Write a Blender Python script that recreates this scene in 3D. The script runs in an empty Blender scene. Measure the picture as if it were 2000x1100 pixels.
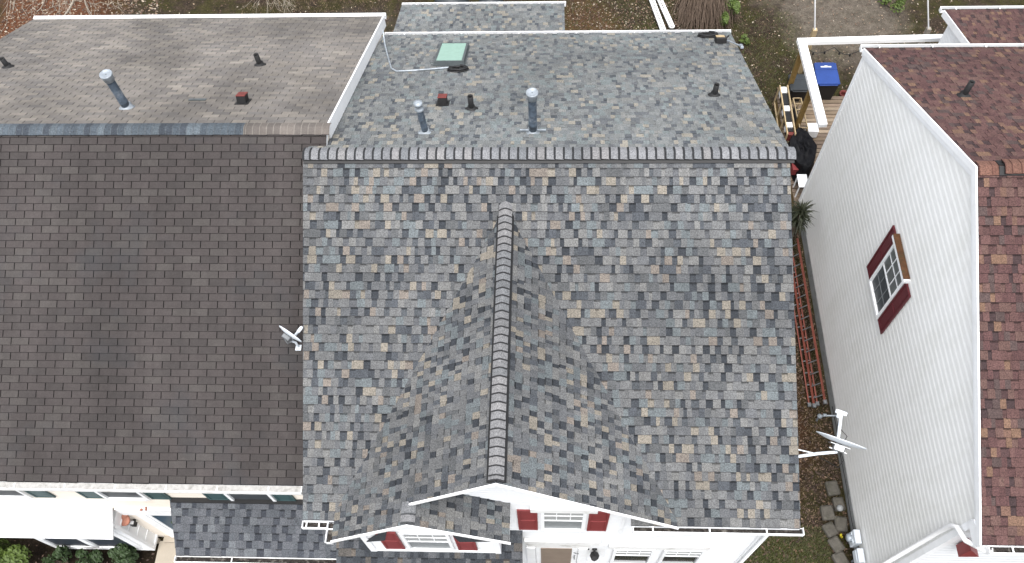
import bpy, math, random
from mathutils import Vector as V3, Matrix
R = random.Random(7)
# ------------------------------------------------------------ camera
CF, CP, CYAW, CROLL = 1675.0, 1.054, -.087, -.071
CPOS = V3((4.26, -9.345, 20.003))
_c, _s = math.cos(CYAW), math.sin(CYAW)
FW = V3((_s*math.cos(CP), _c*math.cos(CP), -math.sin(CP)))
_r = V3((_c, -_s, 0)); _u = _r.cross(FW)
CR = _r*math.cos(CROLL)+_u*math.sin(CROLL); CU = -_r*math.sin(CROLL)+_u*math.cos(CROLL)
cd = bpy.data.cameras.new('camera'); cam = bpy.data.objects.new('camera', cd)
bpy.context.scene.collection.objects.link(cam)
cam.matrix_world = Matrix(((CR.x, CU.x, -FW.x, CPOS.x), (CR.y, CU.y, -FW.y, CPOS.y), (CR.z, CU.z, -FW.z, CPOS.z), (0, 0, 0, 1)))
cd.sensor_width = 36; cd.lens = 36*CF/2000; cd.clip_end = 2000; cd.clip_start = .1
SC = bpy.context.scene; SC.camera = cam
# ------------------------------------------------------------ light
SUN_EL, SUN_AZ = math.radians(74), math.radians(184)     # azimuth clockwise from +Y
w = bpy.data.worlds.new('World'); SC.world = w; w.use_nodes = True
nt = w.node_tree; nt.nodes.clear()
sky = nt.nodes.new('ShaderNodeTexSky'); sky.sky_type = 'NISHITA'; sky.sun_disc = False
sky.sun_elevation = SUN_EL; sky.sun_rotation = SUN_AZ; sky.air_density = 1.0; sky.dust_density = 3
hs = nt.nodes.new('ShaderNodeHueSaturation'); hs.inputs['Saturation'].default_value = .22
bg = nt.nodes.new('ShaderNodeBackground'); bg.inputs['Strength'].default_value = .15
ow = nt.nodes.new('ShaderNodeOutputWorld')
nt.links.new(sky.outputs[0], hs.inputs['Color']); nt.links.new(hs.outputs[0], bg.inputs[0]); nt.links.new(bg.outputs[0], ow.inputs[0])
sd = bpy.data.lights.new('sun', 'SUN'); sd.energy = 1.3; sd.angle = math.radians(30); sd.color = (1, .97, .93)
so = bpy.data.objects.new('sun', sd); SC.collection.objects.link(so)
sdir = V3((math.sin(SUN_AZ)*math.cos(SUN_EL), math.cos(SUN_AZ)*math.cos(SUN_EL), math.sin(SUN_EL)))
so.rotation_euler = sdir.to_track_quat('Z', 'Y').to_euler(); so.location = (0, -10, 30)
SC.view_settings.view_transform = 'Standard'; SC.view_settings.look = 'None'; SC.view_settings.gamma = 1
SC.view_settings.exposure = 1.35
# ------------------------------------------------------------ layout helpers (photo pixel -> point on a known plane)
def ray(x, y): return FW+CR*((x-1000)/CF)-CU*((y-550)/CF)
def hit(x, y, n, d):
    n = V3(n); D = ray(x, y); return CPOS+D*((d-n.dot(CPOS))/n.dot(D))
def hz(x, y, z): return hit(x, y, (0, 0, 1), z)
def hX(x, y, X): return hit(x, y, (1, 0, 0), X)
def hY(x, y, Y): return hit(x, y, (0, 1, 0), Y)
ZR, SF, SR = 8.033, .502, .532
def MR(x, y): return hit(x, y, (0, SR, 1), ZR)
def MF(x, y): return hit(x, y, (0, -SF, 1), ZR)
LY = .61
def LR(x, y): return hit(x, y, (0, SR, 1), ZR+SR*LY)
# ------------------------------------------------------------ colour / materials
def lin(c):
    return tuple((x/255/12.92 if x/255 <= .04045 else ((x/255+.055)/1.055)**2.4) for x in c)
def sc(c, k): return tuple(min(1, x*k) for x in c)
def S_(*c): return sc(lin(c), .445)
def newmat(name):
    m = bpy.data.materials.new(name); m.use_nodes = True
    t = m.node_tree; b = t.nodes['Principled BSDF']; return m, t, b
def nz(t, scale, detail=3, rough=.6, vec=None, dist=0):
    n = t.nodes.new('ShaderNodeTexNoise'); n.inputs['Scale'].default_value = scale; n.inputs['Detail'].default_value = detail
    n.inputs['Roughness'].default_value = rough; n.inputs['Distortion'].default_value = dist
    if vec is not None: t.links.new(vec, n.inputs['Vector'])
    return n
def coord(t, scale=(1, 1, 1), loc=(0, 0, 0), rot=(0, 0, 0)):
    tc = t.nodes.new('ShaderNodeNewGeometry'); mp = t.nodes.new('ShaderNodeMapping')
    mp.inputs['Scale'].default_value = scale; mp.inputs['Location'].default_value = loc; mp.inputs['Rotation'].default_value = rot
    t.links.new(tc.outputs['Position'], mp.inputs['Vector']); return mp.outputs[0]
def ramp(t, src, stops):
    r = t.nodes.new('ShaderNodeValToRGB'); e = r.color_ramp.elements
    while len(e) < len(stops): e.new(.5)
    for i, (p, c) in enumerate(stops):
        e[i].position = p; e[i].color = (c[0], c[1], c[2], 1) if hasattr(c, '__len__') else (c, c, c, 1)
    t.links.new(src, r.inputs[0]); return r.outputs[0]
def mix(t, a, b, f, mode='MIX'):
    n = t.nodes.new('ShaderNodeMix'); n.data_type = 'RGBA'; n.blend_type = mode
    for s, i in ((f, 0), (a, 6), (b, 7)):
        if hasattr(s, 'is_output'): t.links.new(s, n.inputs[i])
        elif i == 0: n.inputs[0].default_value = s
        else: n.inputs[i].default_value = (s[0], s[1], s[2], 1)
    return n.outputs[2]
def bump(t, b, src, strength=.3, dist=.01):
    n = t.nodes.new('ShaderNodeBump'); n.inputs['Strength'].default_value = strength; n.inputs['Distance'].default_value = dist
    t.links.new(src, n.inputs['Height']); t.links.new(n.outputs[0], b.inputs['Normal'])
def plain(name, col, rough=.6, var=.12, scale=6, metal=0, bmp=0, dirt=None, dirtamt=.5, spec=.4):
    if max(col) < .62: col = sc(col, .76); dirt = sc(dirt, .76) if dirt is not None else None
    m, t, b = newmat(name); co = coord(t)
    n = nz(t, scale, 5, .65, co)
    v = ramp(t, n.outputs[0], [(.3, 1-var), (.7, 1+var*.6)])
    c = mix(t, col, v, 1.0, 'MULTIPLY')
    if dirt is not None:
        d = nz(t, scale*.5, 6, .7, coord(t, loc=(3, 7, 1)))
        f = ramp(t, d.outputs[0], [(.52, 0), (.72, dirtamt)])
        c = mix(t, c, dirt, f)
    t.links.new(c, b.inputs['Base Color']); b.inputs['Roughness'].default_value = rough; b.inputs['Metallic'].default_value = metal
    b.inputs['Specular IOR Level'].default_value = spec
    if bmp: bump(t, b, nz(t, scale*8, 4, .6, co).outputs[0], bmp, .004)
    return m
def shingle_mat(name, stain=(.80, 1.12), sscale=.35, gran=(.5, 1.5), stretch=(1, 1, 1), blotch=None):
    m, t, b = newmat(name)
    a = t.nodes.new('ShaderNodeAttribute'); a.attribute_name = 'shade'
    g = nz(t, 48, 2, .8, coord(t)); gv = ramp(t, g.outputs[0], [(.3, gran[0]), (.7, gran[1])])
    c = mix(t, a.outputs['Color'], gv, 1.0, 'MULTIPLY')
    n2 = nz(t, 9, 5, .7, coord(t, loc=(2, 2, 2))); c = mix(t, c, ramp(t, n2.outputs[0], [(.3, .9), (.7, 1.09)]), 1.0, 'MULTIPLY')
    s = nz(t, sscale, 4, .6, coord(t, stretch)); c = mix(t, c, ramp(t, s.outputs[0], [(.32, stain[0]), (.68, stain[1])]), 1.0, 'MULTIPLY')
    if blotch:
        k = nz(t, .8, 4, .55, coord(t, loc=(5, 1, 0))); c = mix(t, c, blotch, ramp(t, k.outputs[0], [(.55, 0), (.75, .35)]))
    t.links.new(c, b.inputs['Base Color']); b.inputs['Roughness'].default_value = .95; b.inputs['Specular IOR Level'].default_value = .2
    bump(t, b, g.outputs[0], .5, .004)
    return m
def siding_mat(name, col, dirt, amt=.35):
    m, t, b = newmat(name)
    n = nz(t, 1.6, 6, .7, coord(t, (1, 1, .28)))
    f = ramp(t, n.outputs[0], [(.45, 0), (.75, amt)])
    c = mix(t, col, dirt, f)
    n2 = nz(t, 25, 4, .6, coord(t, (1, .25, 3))); c = mix(t, c, ramp(t, n2.outputs[0], [(.3, .94), (.7, 1.02)]), 1.0, 'MULTIPLY')
    t.links.new(c, b.inputs['Base Color']); b.inputs['Roughness'].default_value = .55
    return m
M = {}
M['roof'] = shingle_mat('weathered_grey_shingle')
M['roof_brown'] = shingle_mat('dark_brown_shingle', (.78, 1.14), .5, (.84, 1.16), (2.2, .45, .45), S_(72, 78, 84))
M['roof_tan'] = shingle_mat('faded_tan_shingle', (.72, 1.2), .7, (.85, 1.15), (1, .5, 1))
M['roof_red'] = shingle_mat('red_brown_shingle', (.88, 1.08))
M['roof_blue'] = shingle_mat('blue_grey_shingle', (.92, 1.06))
M['felt'] = plain('roof_felt', (.02, .02, .022), .9)
M['white'] = plain('white_trim', (.84, .85, .86), .5, .04, 3, dirt=(.45, .43, .38), dirtamt=.25)
M['white_dirty'] = plain('stained_white_trim', (.78, .78, .77), .55, .08, 5, dirt=(.3, .27, .23), dirtamt=.6)
M['guard'] = plain('lichen_spotted_gutter', (.42, .41, .39), .8, .25, 14, dirt=(.13, .12, .1), dirtamt=.7)
M['white_metal'] = plain('bright_white_metal', (.86, .86, .86), .4, .02, 2)
M['siding'] = siding_mat('white_siding', (.76, .775, .79), (.58, .58, .56), .2)
M['siding_old'] = siding_mat('weathered_white_siding', (.80, .80, .785), (.54, .54, .47), .28)
M['cream'] = siding_mat('cream_siding', (.80, .73, .64), (.6, .54, .45), .15)
M['red'] = plain('dark_red_paint', (.27, .048, .05), .5, .1, 4)
M['maroon'] = plain('maroon_vinyl', (.13, .018, .026), .45, .1, 4)
M['teal'] = plain('teal_paint', (.05, .105, .11), .5, .1, 4)
M['glass'] = plain('dark_glass', (.03, .035, .04), .12, .2, 2, spec=.6)
M['glass_screen'] = plain('screened_glass', (.06, .07, .078), .5, .25, 6)
M['glass_pale'] = plain('pale_reflecting_glass', (.15, .165, .165), .3, .4, 4)
M['glass_tint'] = plain('tinted_glass', (.045, .055, .075), .35, .25, 3)
M['blind'] = plain('window_blind', (.42, .43, .43), .5, .08, 3)
M['blind_pale'] = plain('grey_window_screen', (.26, .28, .29), .5, .08, 3)
M['glass_brown'] = plain('brown_storm_glass', (.34, .27, .22), .35, .15, 5)
M['sky_glass'] = plain('pale_green_glass', (.33, .50, .43), .2, .08, 8)
M['galv'] = plain('galvanised_pipe', (.10, .13, .17), .45, .5, 9, .3, dirt=(.4, .43, .47), dirtamt=.55)
M['galv_light'] = plain('pale_galvanised', (.36, .40, .44), .4, .3, 12, .3)
M['black'] = plain('black_rubber', (.012, .012, .013), .6, .2, 8)
M['black_cloth'] = plain('black_tarp', (.008, .008, .01), .6, .3, 5, spec=.15)
M['bronze'] = plain('dark_frame_metal', (.085, .10, .105), .5, .2, 8)
M['dish'] = plain('pale_grey_enamel', (.60, .64, .68), .45, .05, 5)
M['wood'] = plain('pressure_treated_wood', (.25, .155, .045), .75, .25, 9, bmp=.3)
M['pale_wood'] = plain('pale_raw_wood', (.5, .38, .22), .7, .15, 8, bmp=.2)
M['blue'] = plain('blue_plastic', (.018, .06, .27), .4, .12, 5)
M['grey_plastic'] = plain('dark_grey_plastic', (.035, .042, .048), .5, .2, 6)
M['ladder'] = plain('orange_fibreglass', (.23, .066, .045), .55, .25, 6)
M['alu'] = plain('dull_aluminium', (.25, .26, .27), .4, .3, 9, .6)
M['stone'] = plain('mossy_concrete', (.115, .105, .088), .9, .35, 7, bmp=.5, dirt=(.03, .035, .015), dirtamt=.7)
M['concrete'] = plain('grey_concrete', (.34, .35, .35), .9, .2, 5, bmp=.4, dirt=(.12, .12, .1), dirtamt=.6)
M['walk'] = plain('tan_concrete', (.42, .37, .30), .9, .1, 4, bmp=.3)
M['clay'] = plain('terracotta', (.42, .18, .12), .7, .25, 12)
M['door_blue'] = plain('deep_blue_door', (.012, .06, .11), .4, .1, 4)
M['debris'] = plain('leaf_debris', (.03, .025, .022), .95, .6, 22, dirt=(.3, .28, .25), dirtamt=.7)
M['moss'] = plain('rusty_moss', (.115, .05, .02), .9, .5, 12, dirt=(.05, .055, .025), dirtamt=.9)
M['leafy'] = plain('shrub_leaves', (.032, .062, .016), .6, .4, 12)
M['leafy2'] = plain('yellow_green_leaves', (.085, .13, .02), .6, .4, 10)
M['needle'] = plain('yucca_blades', (.03, .036, .015), .6, .4, 10)
M['bark'] = plain('grey_brown_twigs', (.16, .115, .085), .9, .3, 10)
M['bark_pale'] = plain('pale_bark', (.33, .29, .24), .9, .25, 10)
M['silver'] = plain('patch_silver', (.3, .33, .36), .6, .3, 8)
M['terra_mark'] = plain('red_brick_clay', (.17, .035, .03), .8, .3, 8)

def plank_mat():
    m, t, b = newmat('weathered_deck_plank')
    a = t.nodes.new('ShaderNodeAttribute'); a.attribute_name = 'shade'
    n = nz(t, 6, 6, .7, coord(t, (.5, 4, 1))); c = mix(t, a.outputs['Color'], ramp(t, n.outputs[0], [(.3, .6), (.7, 1.3)]), 1.0, 'MULTIPLY')
    t.links.new(c, b.inputs['Base Color']); b.inputs['Roughness'].default_value = .85; return m
M['deck'] = plank_mat()
def leaf_mat():
    m, t, b = newmat('dry_leaf')
    a = t.nodes.new('ShaderNodeAttribute'); a.attribute_name = 'shade'
    t.links.new(a.outputs['Color'], b.inputs['Base Color']); b.inputs['Roughness'].default_value = .8; return m
M['leaf'] = leaf_mat()
def ground_mat():
    m, t, b = newmat('yard_soil')
    co = coord(t)
    n = nz(t, 1.2, 7, .7, co); n2 = nz(t, 14, 6, .75, co); n3 = nz(t, .5, 5, .65, coord(t, loc=(4, 9, 0)))
    soil = ramp(t, n2.outputs[0], [(.3, (.018, .013, .010)), (.5, (.055, .042, .032)), (.7, (.12, .10, .08))])
    moss = ramp(t, nz(t, 18, 6, .8, co).outputs[0], [(.3, (.018, .018, .007)), (.55, (.06, .062, .018)), (.75, (.13, .13, .045))])
    c = mix(t, soil, moss, ramp(t, n.outputs[0], [(.42, 0), (.57, .85)]))
    def patch(cx, cy, rx, ry, col_a, col_b, amt, sc_=20):
        nonlocal c
        mp = coord(t, (1/rx, 1/ry, 0), (-cx/rx, -cy/ry, 0))
        ln = t.nodes.new('ShaderNodeVectorMath'); ln.operation = 'LENGTH'; t.links.new(mp, ln.inputs[0])
        ad = t.nodes.new('ShaderNodeMath'); ad.operation = 'MULTIPLY_ADD'; t.links.new(n3.outputs[0], ad.inputs[0]); ad.inputs[1].default_value = 1.6
        t.links.new(ln.outputs['Value'], ad.inputs[2])
        f = ramp(t, ad.outputs[0], [(.0, amt), (.2, amt), (1, 0)]) if False else None
        sb = t.nodes.new('ShaderNodeMapRange'); t.links.new(ad.outputs[0], sb.inputs[0])
        sb.inputs[1].default_value = 1.45; sb.inputs[2].default_value = 1.95; sb.inputs[3].default_value = amt; sb.inputs[4].default_value = 0
        cc = ramp(t, nz(t, sc_, 6, .8, co).outputs[0], [(.3, col_a), (.7, col_b)])
        c = mix(t, c, cc, sb.outputs[0])
    patch(13.6, 12.4, 2.2, 3.2, (.10, .09, .08), (.27, .255, .23), .85)      # worn grey dirt
    patch(-2.3, 10.6, 2.2, 1.6, (.03, .028, .028), (.14, .13, .12), .7)
    patch(-12.4, 10.5, 2.3, 5.5, (.09, .03, .012), (.26, .12, .07), .85, 26)         # brown leaf carpet
    patch(5.4, 10.0, 1.3, 3.2, (.07, .035, .015), (.21, .12, .07), .6, 28)
    patch(9.3, -5.6, 1.3, 1.3, (.02, .03, .006), (.085, .10, .025), .9)
    patch(9.6, -.5, 1.2, 4.3, (.025, .013, .008), (.11, .06, .035), .85, 26)
    patch(-5.5, -6.0, 3.5, 1.2, (.008, .006, .004), (.03, .02, .014), .9)
    fine = nz(t, 55, 5, .85, co); c = mix(t, c, ramp(t, fine.outputs[0], [(.32, .28), (.5, .85), (.7, 1.9)]), 1.0, 'MULTIPLY')
    mid = nz(t, 3.5, 6, .75, coord(t, loc=(8, 8, 0))); c = mix(t, c, ramp(t, mid.outputs[0], [(.35, .55), (.65, 1.25)]), 1.0, 'MULTIPLY')
    c = mix(t, c, (.70, .64, .58), 1.0, 'MULTIPLY')
    t.links.new(c, b.inputs['Base Color']); b.inputs['Roughness'].default_value = .95; b.inputs['Specular IOR Level'].default_value = .15
    bump(t, b, n2.outputs[0], 1.0, .05); return m
M['ground'] = ground_mat()

# ------------------------------------------------------------ mesh builder
ORG = {}
def col_link(o): SC.collection.objects.link(o)
class MB:
    def __init__(s): s.v = []; s.f = []; s.c = []; s.sm = []
    def poly(s, pts, col=(1, 1, 1), smooth=False):
        n = len(s.v); s.v += [V3(p) for p in pts]; s.f.append(tuple(range(n, n+len(pts)))); s.c.append(col); s.sm.append(smooth)
    def faces(s, pts, fs, col=(1, 1, 1), smooth=False):
        n = len(s.v); s.v += [V3(p) for p in pts]
        for f in fs: s.f.append(tuple(n+i for i in f)); s.c.append(col); s.sm.append(smooth)
    def box(s, c, d, ax=None, col=(1, 1, 1), bev=0):
        c = V3(c); X, Y, Z = ax if ax else (V3((1, 0, 0)), V3((0, 1, 0)), V3((0, 0, 1)))
        h = [q/2 for q in d]
        if bev and bev < min(h):
            # chamfered box: 3 slabs of vertices
            P = []; lv = [(-h[2], bev), (-h[2]+bev, 0), (h[2]-bev, 0), (h[2], bev)]
            for z, i in lv:
                a, b_ = h[0]-i, h[1]-i; k = bev*.7
                for (x, y) in ((-a+k, -b_), (a-k, -b_), (a, -b_+k), (a, b_-k), (a-k, b_), (-a+k, b_), (-a, b_-k), (-a, -b_+k)):
                    P.append(c+X*x+Y*y+Z*z)
            F = [tuple(range(7, -1, -1)), tuple(range(24, 32))]
            for l in range(3):
                for i in range(8): j = (i+1) % 8; F.append((l*8+i, l*8+j, l*8+8+j, l*8+8+i))
            s.faces(P, F, col); return
        P = [c+X*(x*h[0])+Y*(y*h[1])+Z*(z*h[2]) for z in (-1, 1) for (x, y) in ((-1, -1), (1, -1), (1, 1), (-1, 1))]
        s.faces(P, [(3, 2, 1, 0), (4, 5, 6, 7), (0, 1, 5, 4), (1, 2, 6, 5), (2, 3, 7, 6), (3, 0, 4, 7)], col)
    def b2(s, lo, hi, **k): s.box([(a+b)/2 for a, b in zip(lo, hi)], [abs(b-a) for a, b in zip(lo, hi)], **k)
    def beam(s, p0, p1, wd, ht, up=(0, 0, 1), col=(1, 1, 1), bev=0):
        p0, p1 = V3(p0), V3(p1); X = (p1-p0).normalized(); Z = V3(up); Y = Z.cross(X).normalized(); Z = X.cross(Y)
        s.box((p0+p1)/2, ((p1-p0).length, wd, ht), (X, Y, Z), col, bev)
    def prism(s, pts, ext, col=(1, 1, 1)):
        pts = [V3(p) for p in pts]; e = V3(ext); n = len(pts)
        nn = V3((0, 0, 0))
        for i in range(n): nn += pts[i].cross(pts[(i+1) % n])
        if nn.dot(e) > 0: pts = pts[::-1]
        s.faces(pts+[p+e for p in pts], [tuple(range(n)), tuple(range(2*n-1, n-1, -1))]+[(i, i+n, (i+1) % n+n, (i+1) % n) for i in range(n)], col)
    def tube(s, pts, r, n=8, caps=True, col=(1, 1, 1), sm=True):
        pts = [V3(p) for p in pts]; rr = r if hasattr(r, '__len__') else [r]*len(pts); rings = []
        a = None
        for i, p in enumerate(pts):
            d = (pts[min(i+1, len(pts)-1)]-pts[max(i-1, 0)]).normalized()
            if a is None: a = d.cross(V3((0, 0, 1)) if abs(d.z) < .9 else V3((1, 0, 0))).normalized()
            a = (a-d*a.dot(d)).normalized(); b = d.cross(a)
            rings.append([p+(a*math.cos(2*math.pi*k/n)+b*math.sin(2*math.pi*k/n))*rr[i] for k in range(n)])
        P = [q for g in rings for q in g]
        F = [(i*n+k, i*n+(k+1) % n, (i+1)*n+(k+1) % n, (i+1)*n+k) for i in range(len(pts)-1) for k in range(n)]
        s.faces(P, F, col, sm)
        if caps: s.poly(rings[0][::-1], col); s.poly(rings[-1], col)
    def lathe(s, base, axis, prof, n=16, col=(1, 1, 1), capends=True, sm=True):
        base = V3(base); d = V3(axis).normalized(); a = d.cross(V3((0, 1, 0)) if abs(d.y) < .9 else V3((1, 0, 0))).normalized(); b = d.cross(a)
        rings = [[base+d*h+(a*math.cos(2*math.pi*k/n)+b*math.sin(2*math.pi*k/n))*max(r, 1e-4) for k in range(n)] for h, r in prof]
        s.faces([q for g in rings for q in g], [(i*n+k, i*n+(k+1) % n, (i+1)*n+(k+1) % n, (i+1)*n+k) for i in range(len(prof)-1) for k in range(n)], col, sm)
        if capends: s.poly(rings[0][::-1], col); s.poly(rings[-1], col)
    def build(s, name, mat, parent=None, origin=None, **tags):
        org = ORG[parent.name] if parent is not None else V3(origin if origin is not None else (0, 0, 0))
        me = bpy.data.meshes.new(name); me.from_pydata([v-org for v in s.v], [], s.f); me.materials.append(M[mat] if isinstance(mat, str) else mat)
        ca = me.color_attributes.new('shade', 'FLOAT_COLOR', 'CORNER')
        buf = []
        for f, c in zip(s.f, s.c): buf += [c[0], c[1], c[2], 1]*len(f)
        ca.data.foreach_set('color', buf)
        me.polygons.foreach_set('use_smooth', s.sm)
        o = bpy.data.objects.new(name, me); col_link(o)
        if parent is not None: o.parent = parent; ORG[o.name] = org
        else: o.location = org; ORG[o.name] = org
        tag(o, **tags); return o
def tag(o, label=None, cat=None, group=None, kind=None):
    if label: o['label'] = label
    if cat: o['category'] = cat
    if group: o['group'] = group
    if kind: o['kind'] = kind
    return o
def empty(name, loc, **tags):
    o = bpy.data.objects.new(name, None); o.location = loc; o.empty_display_size = .3; col_link(o); ORG[o.name] = V3(loc); return tag(o, **tags)

# ------------------------------------------------------------ roofing courses
def clip(poly, A, B, keep_left=True):
    out = []; n = len(poly)
    def sd_(p): return (B[0]-A[0])*(p[1]-A[1])-(B[1]-A[1])*(p[0]-A[0])
    for i in range(n):
        p, q = poly[i], poly[(i+1) % n]; a, b = sd_(p), sd_(q)
        if a >= 0: out.append(p)
        if (a > 0 and b < 0) or (a < 0 and b > 0):
            t = a/(a-b); out.append((p[0]+(q[0]-p[0])*t, p[1]+(q[1]-p[1])*t))
    return out
def clipc(poly, cv):
    for i in range(len(cv)):
        if len(poly) < 3: return []
        poly = clip(poly, cv[i], cv[(i+1) % len(cv)])
    return poly if len(poly) >= 3 else []
def courses(mb, corners, up, exp, blocks, edge=(.03, .03, .032), lap=1.18, bevel=.0125, seed=1, band=None, outs=None, face=None, dutch=False):
    """corners: 3D convex outline of the plane; up: 3D direction towards the top; lays overlapping courses"""
    rr = random.Random(seed); P = [V3(p) for p in corners]
    Vd = V3(up).normalized(); N = V3((0, 0, 0))
    for i in range(len(P)): N += (P[i]-P[0]).cross(P[(i+1) % len(P)]-P[0])
    N.normalize()
    Vd = (Vd-N*Vd.dot(N)).normalized(); U = Vd.cross(N)
    if (face is not None and N.dot(V3(face)) < 0) or (face is None and N.z < -.01): N = -N
    O = P[0]; cv = [((p-O).dot(U), (p-O).dot(Vd)) for p in P]
    ar = sum(cv[i][0]*cv[(i+1) % len(cv)][1]-cv[(i+1) % len(cv)][0]*cv[i][1] for i in range(len(cv)))
    if ar < 0: cv = cv[::-1]
    def ccw(c): return c[::-1] if sum(c[i][0]*c[(i+1) % len(c)][1]-c[(i+1) % len(c)][0]*c[i][1] for i in range(len(c))) < 0 else c
    cvs = [cv] if outs is None else [ccw([((V3(p)-O).dot(U), (V3(p)-O).dot(Vd)) for p in o_]) for o_ in outs]
    u0, u1 = min(c[0] for c in cv), max(c[0] for c in cv); v0, v1 = min(c[1] for c in cv), max(c[1] for c in cv)
    def W(u, v, n): return O+U*u+Vd*v+N*n
    for c_ in cvs: mb.poly([W(u, v, -.002) for u, v in c_], edge)
    k = 0; v = v0
    while v < v1:
        for (a, b, th, col, dv) in blocks(rr, k, u0, u1):
          va = v+dv; vt = v+exp*lap
          for cv in cvs:
            poly = clipc([(a, va), (b, va), (b, vt), (a, vt)], cv)
            if not poly: continue
            H = (lambda q: th) if dutch else (lambda q: th*(1-(q-va)/(exp*lap)*.92)+.0005)
            mb_b = clipc([(a, va+bevel), (b, va+bevel), (b, vt), (a, vt)], cv)
            if mb_b:
                if dutch:
                    vb = va+exp*.62
                    p1 = clip(mb_b, (u1, vb), (u0, vb)); p2 = clip(mb_b, (u0, vb), (u1, vb))
                    if len(p1) >= 3: mb.poly([W(x, y, th) for x, y in p1], col)
                    if len(p2) >= 3: mb.poly([W(x, y, th*max(.05, 1-(y-vb)/(exp*.38))) for x, y in p2], col)
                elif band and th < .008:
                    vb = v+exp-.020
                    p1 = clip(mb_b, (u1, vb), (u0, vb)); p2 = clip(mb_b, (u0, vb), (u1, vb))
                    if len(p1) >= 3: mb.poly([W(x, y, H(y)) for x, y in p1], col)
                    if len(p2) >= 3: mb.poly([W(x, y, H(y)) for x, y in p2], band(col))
                else: mb.poly([W(x, y, H(y)) for x, y in mb_b], col)
            e = clipc([(a, va), (b, va), (b, va+bevel), (a, va+bevel)], cv)
            if e: mb.poly([W(x, y, H(va+bevel) if y > va+bevel*.5 else -.004) for x, y in e], edge)
            for i in range(len(poly)):     # side skirts
                p, q = poly[i], poly[(i+1) % len(poly)]
                if abs(p[1]-va) < 1e-6 and abs(q[1]-va) < 1e-6: continue
                if abs(p[1]-vt) < 1e-6 and abs(q[1]-vt) < 1e-6: continue
                mb.poly([W(p[0], p[1], -.004), W(q[0], q[1], -.004), W(q[0], q[1], H(q[1])), W(p[0], p[1], H(p[1]))], edge)
        v += exp; k += 1
def pick(rr, pal, jit=.09):
    x = rr.random()*sum(p[0] for p in pal)
    for wgt, c in pal:
        x -= wgt
        if x <= 0: break
    k = rr.uniform(1-jit, 1+jit); return tuple(q*k for q in c)
def lam(pal, dark, gmin=.06, gmax=.14, pd=.60, t0=.0065, t1=.016, tmin=.075, tmax=.15, same=.5):
    """laminated shingles: raised teeth alternate with recessed gaps of random width"""
    def f(rr, k, u0, u1):
        u = u0-rr.random()*.2; tooth = rr.random() < .5; dv = 0; left = 0
        while u < u1:
            if left <= 0: dv = rr.uniform(-.003, .003); left = 1.0
            if tooth:
                c = None
                for q in range(rr.choice((1, 1, 2, 2, 3))):
                    wd = rr.uniform(tmin, tmax)*(.8 if q else 1)
                    if c is None or rr.random() < .7: c = pick(rr, pal)
                    yield (u, u+wd, t1, c, dv); u += wd; left -= wd
            else:
                wd = rr.uniform(gmin, gmax); c = pick(rr, dark if rr.random() < pd else pal)
                yield (u, u+wd, t0, c, dv+.003); u += wd; left -= wd
            tooth = not tooth
    return f
def tab3(pal, wd=.328, gap=.013, jit=.05):
    def f(rr, k, u0, u1):
        u = u0-wd+(wd/2 if k % 2 else 0)+rr.uniform(-.006, .006); n = 0; dv = 0
        while u < u1:
            if n % 3 == 0: dv = rr.uniform(-.002, .002)
            yield (u+gap/2, u+wd-gap/2, .009, pick(rr, pal, jit), dv+rr.uniform(-.001, .001)); u += wd; n += 1
    return f
S = lambda r_, g_, b_: sc(lin((r_, g_, b_)), .445)
PG = [(30, S(131, 132, 133)), (16, S(120, 122, 125)), (13, S(127, 134, 137)), (11, S(143, 143, 142)), (8, S(160, 153, 142)), (4, S(150, 141, 133)), (5, S(96, 100, 106)), (7, S(111, 113, 115))]
PGD = [(7, S(74, 78, 84)), (6, S(86, 90, 96)), (5, S(98, 102, 107)), (4, S(110, 112, 116))]
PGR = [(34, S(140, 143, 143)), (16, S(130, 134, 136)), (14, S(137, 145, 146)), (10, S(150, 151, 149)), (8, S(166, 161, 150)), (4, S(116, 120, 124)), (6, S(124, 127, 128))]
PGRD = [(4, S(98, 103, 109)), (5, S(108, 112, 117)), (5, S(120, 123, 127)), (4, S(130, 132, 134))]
PGR = [(w_, sc(c_, 1.12)) for w_, c_ in PGR]; PGRD = [(w_, sc(c_, 1.1)) for w_, c_ in PGRD]  # extra brightness put into the rear palettes to offset weaker sun there
PR0 = [(30, S(122, 92, 89)), (20, S(112, 83, 82)), (14, S(126, 99, 93)), (8, S(148, 118, 100)), (5, S(138, 108, 95)), (8, S(104, 88, 86))]
PR = [(w_, sc(c_, .93)) for w_, c_ in PR0]
PRD = [(4, S(84, 68, 69)), (4, S(96, 74, 74)), (3, S(106, 80, 78))]
PB = [(30, S(114, 117, 123)), (18, S(107, 111, 117)), (10, S(126, 130, 135))]
PBD = [(5, S(80, 84, 92)), (3, S(88, 92, 100))]
PBR = [(30, S(91, 85, 84)), (16, S(86, 81, 80)), (12, S(96, 91, 89))]
PT = [(30, S(153, 147, 141)), (16, S(145, 140, 136)), (10, S(162, 155, 147)), (2, S(170, 163, 154)), (5, S(137, 133, 130))]
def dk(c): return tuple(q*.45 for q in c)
BAND = lambda c: dk(c)

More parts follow.
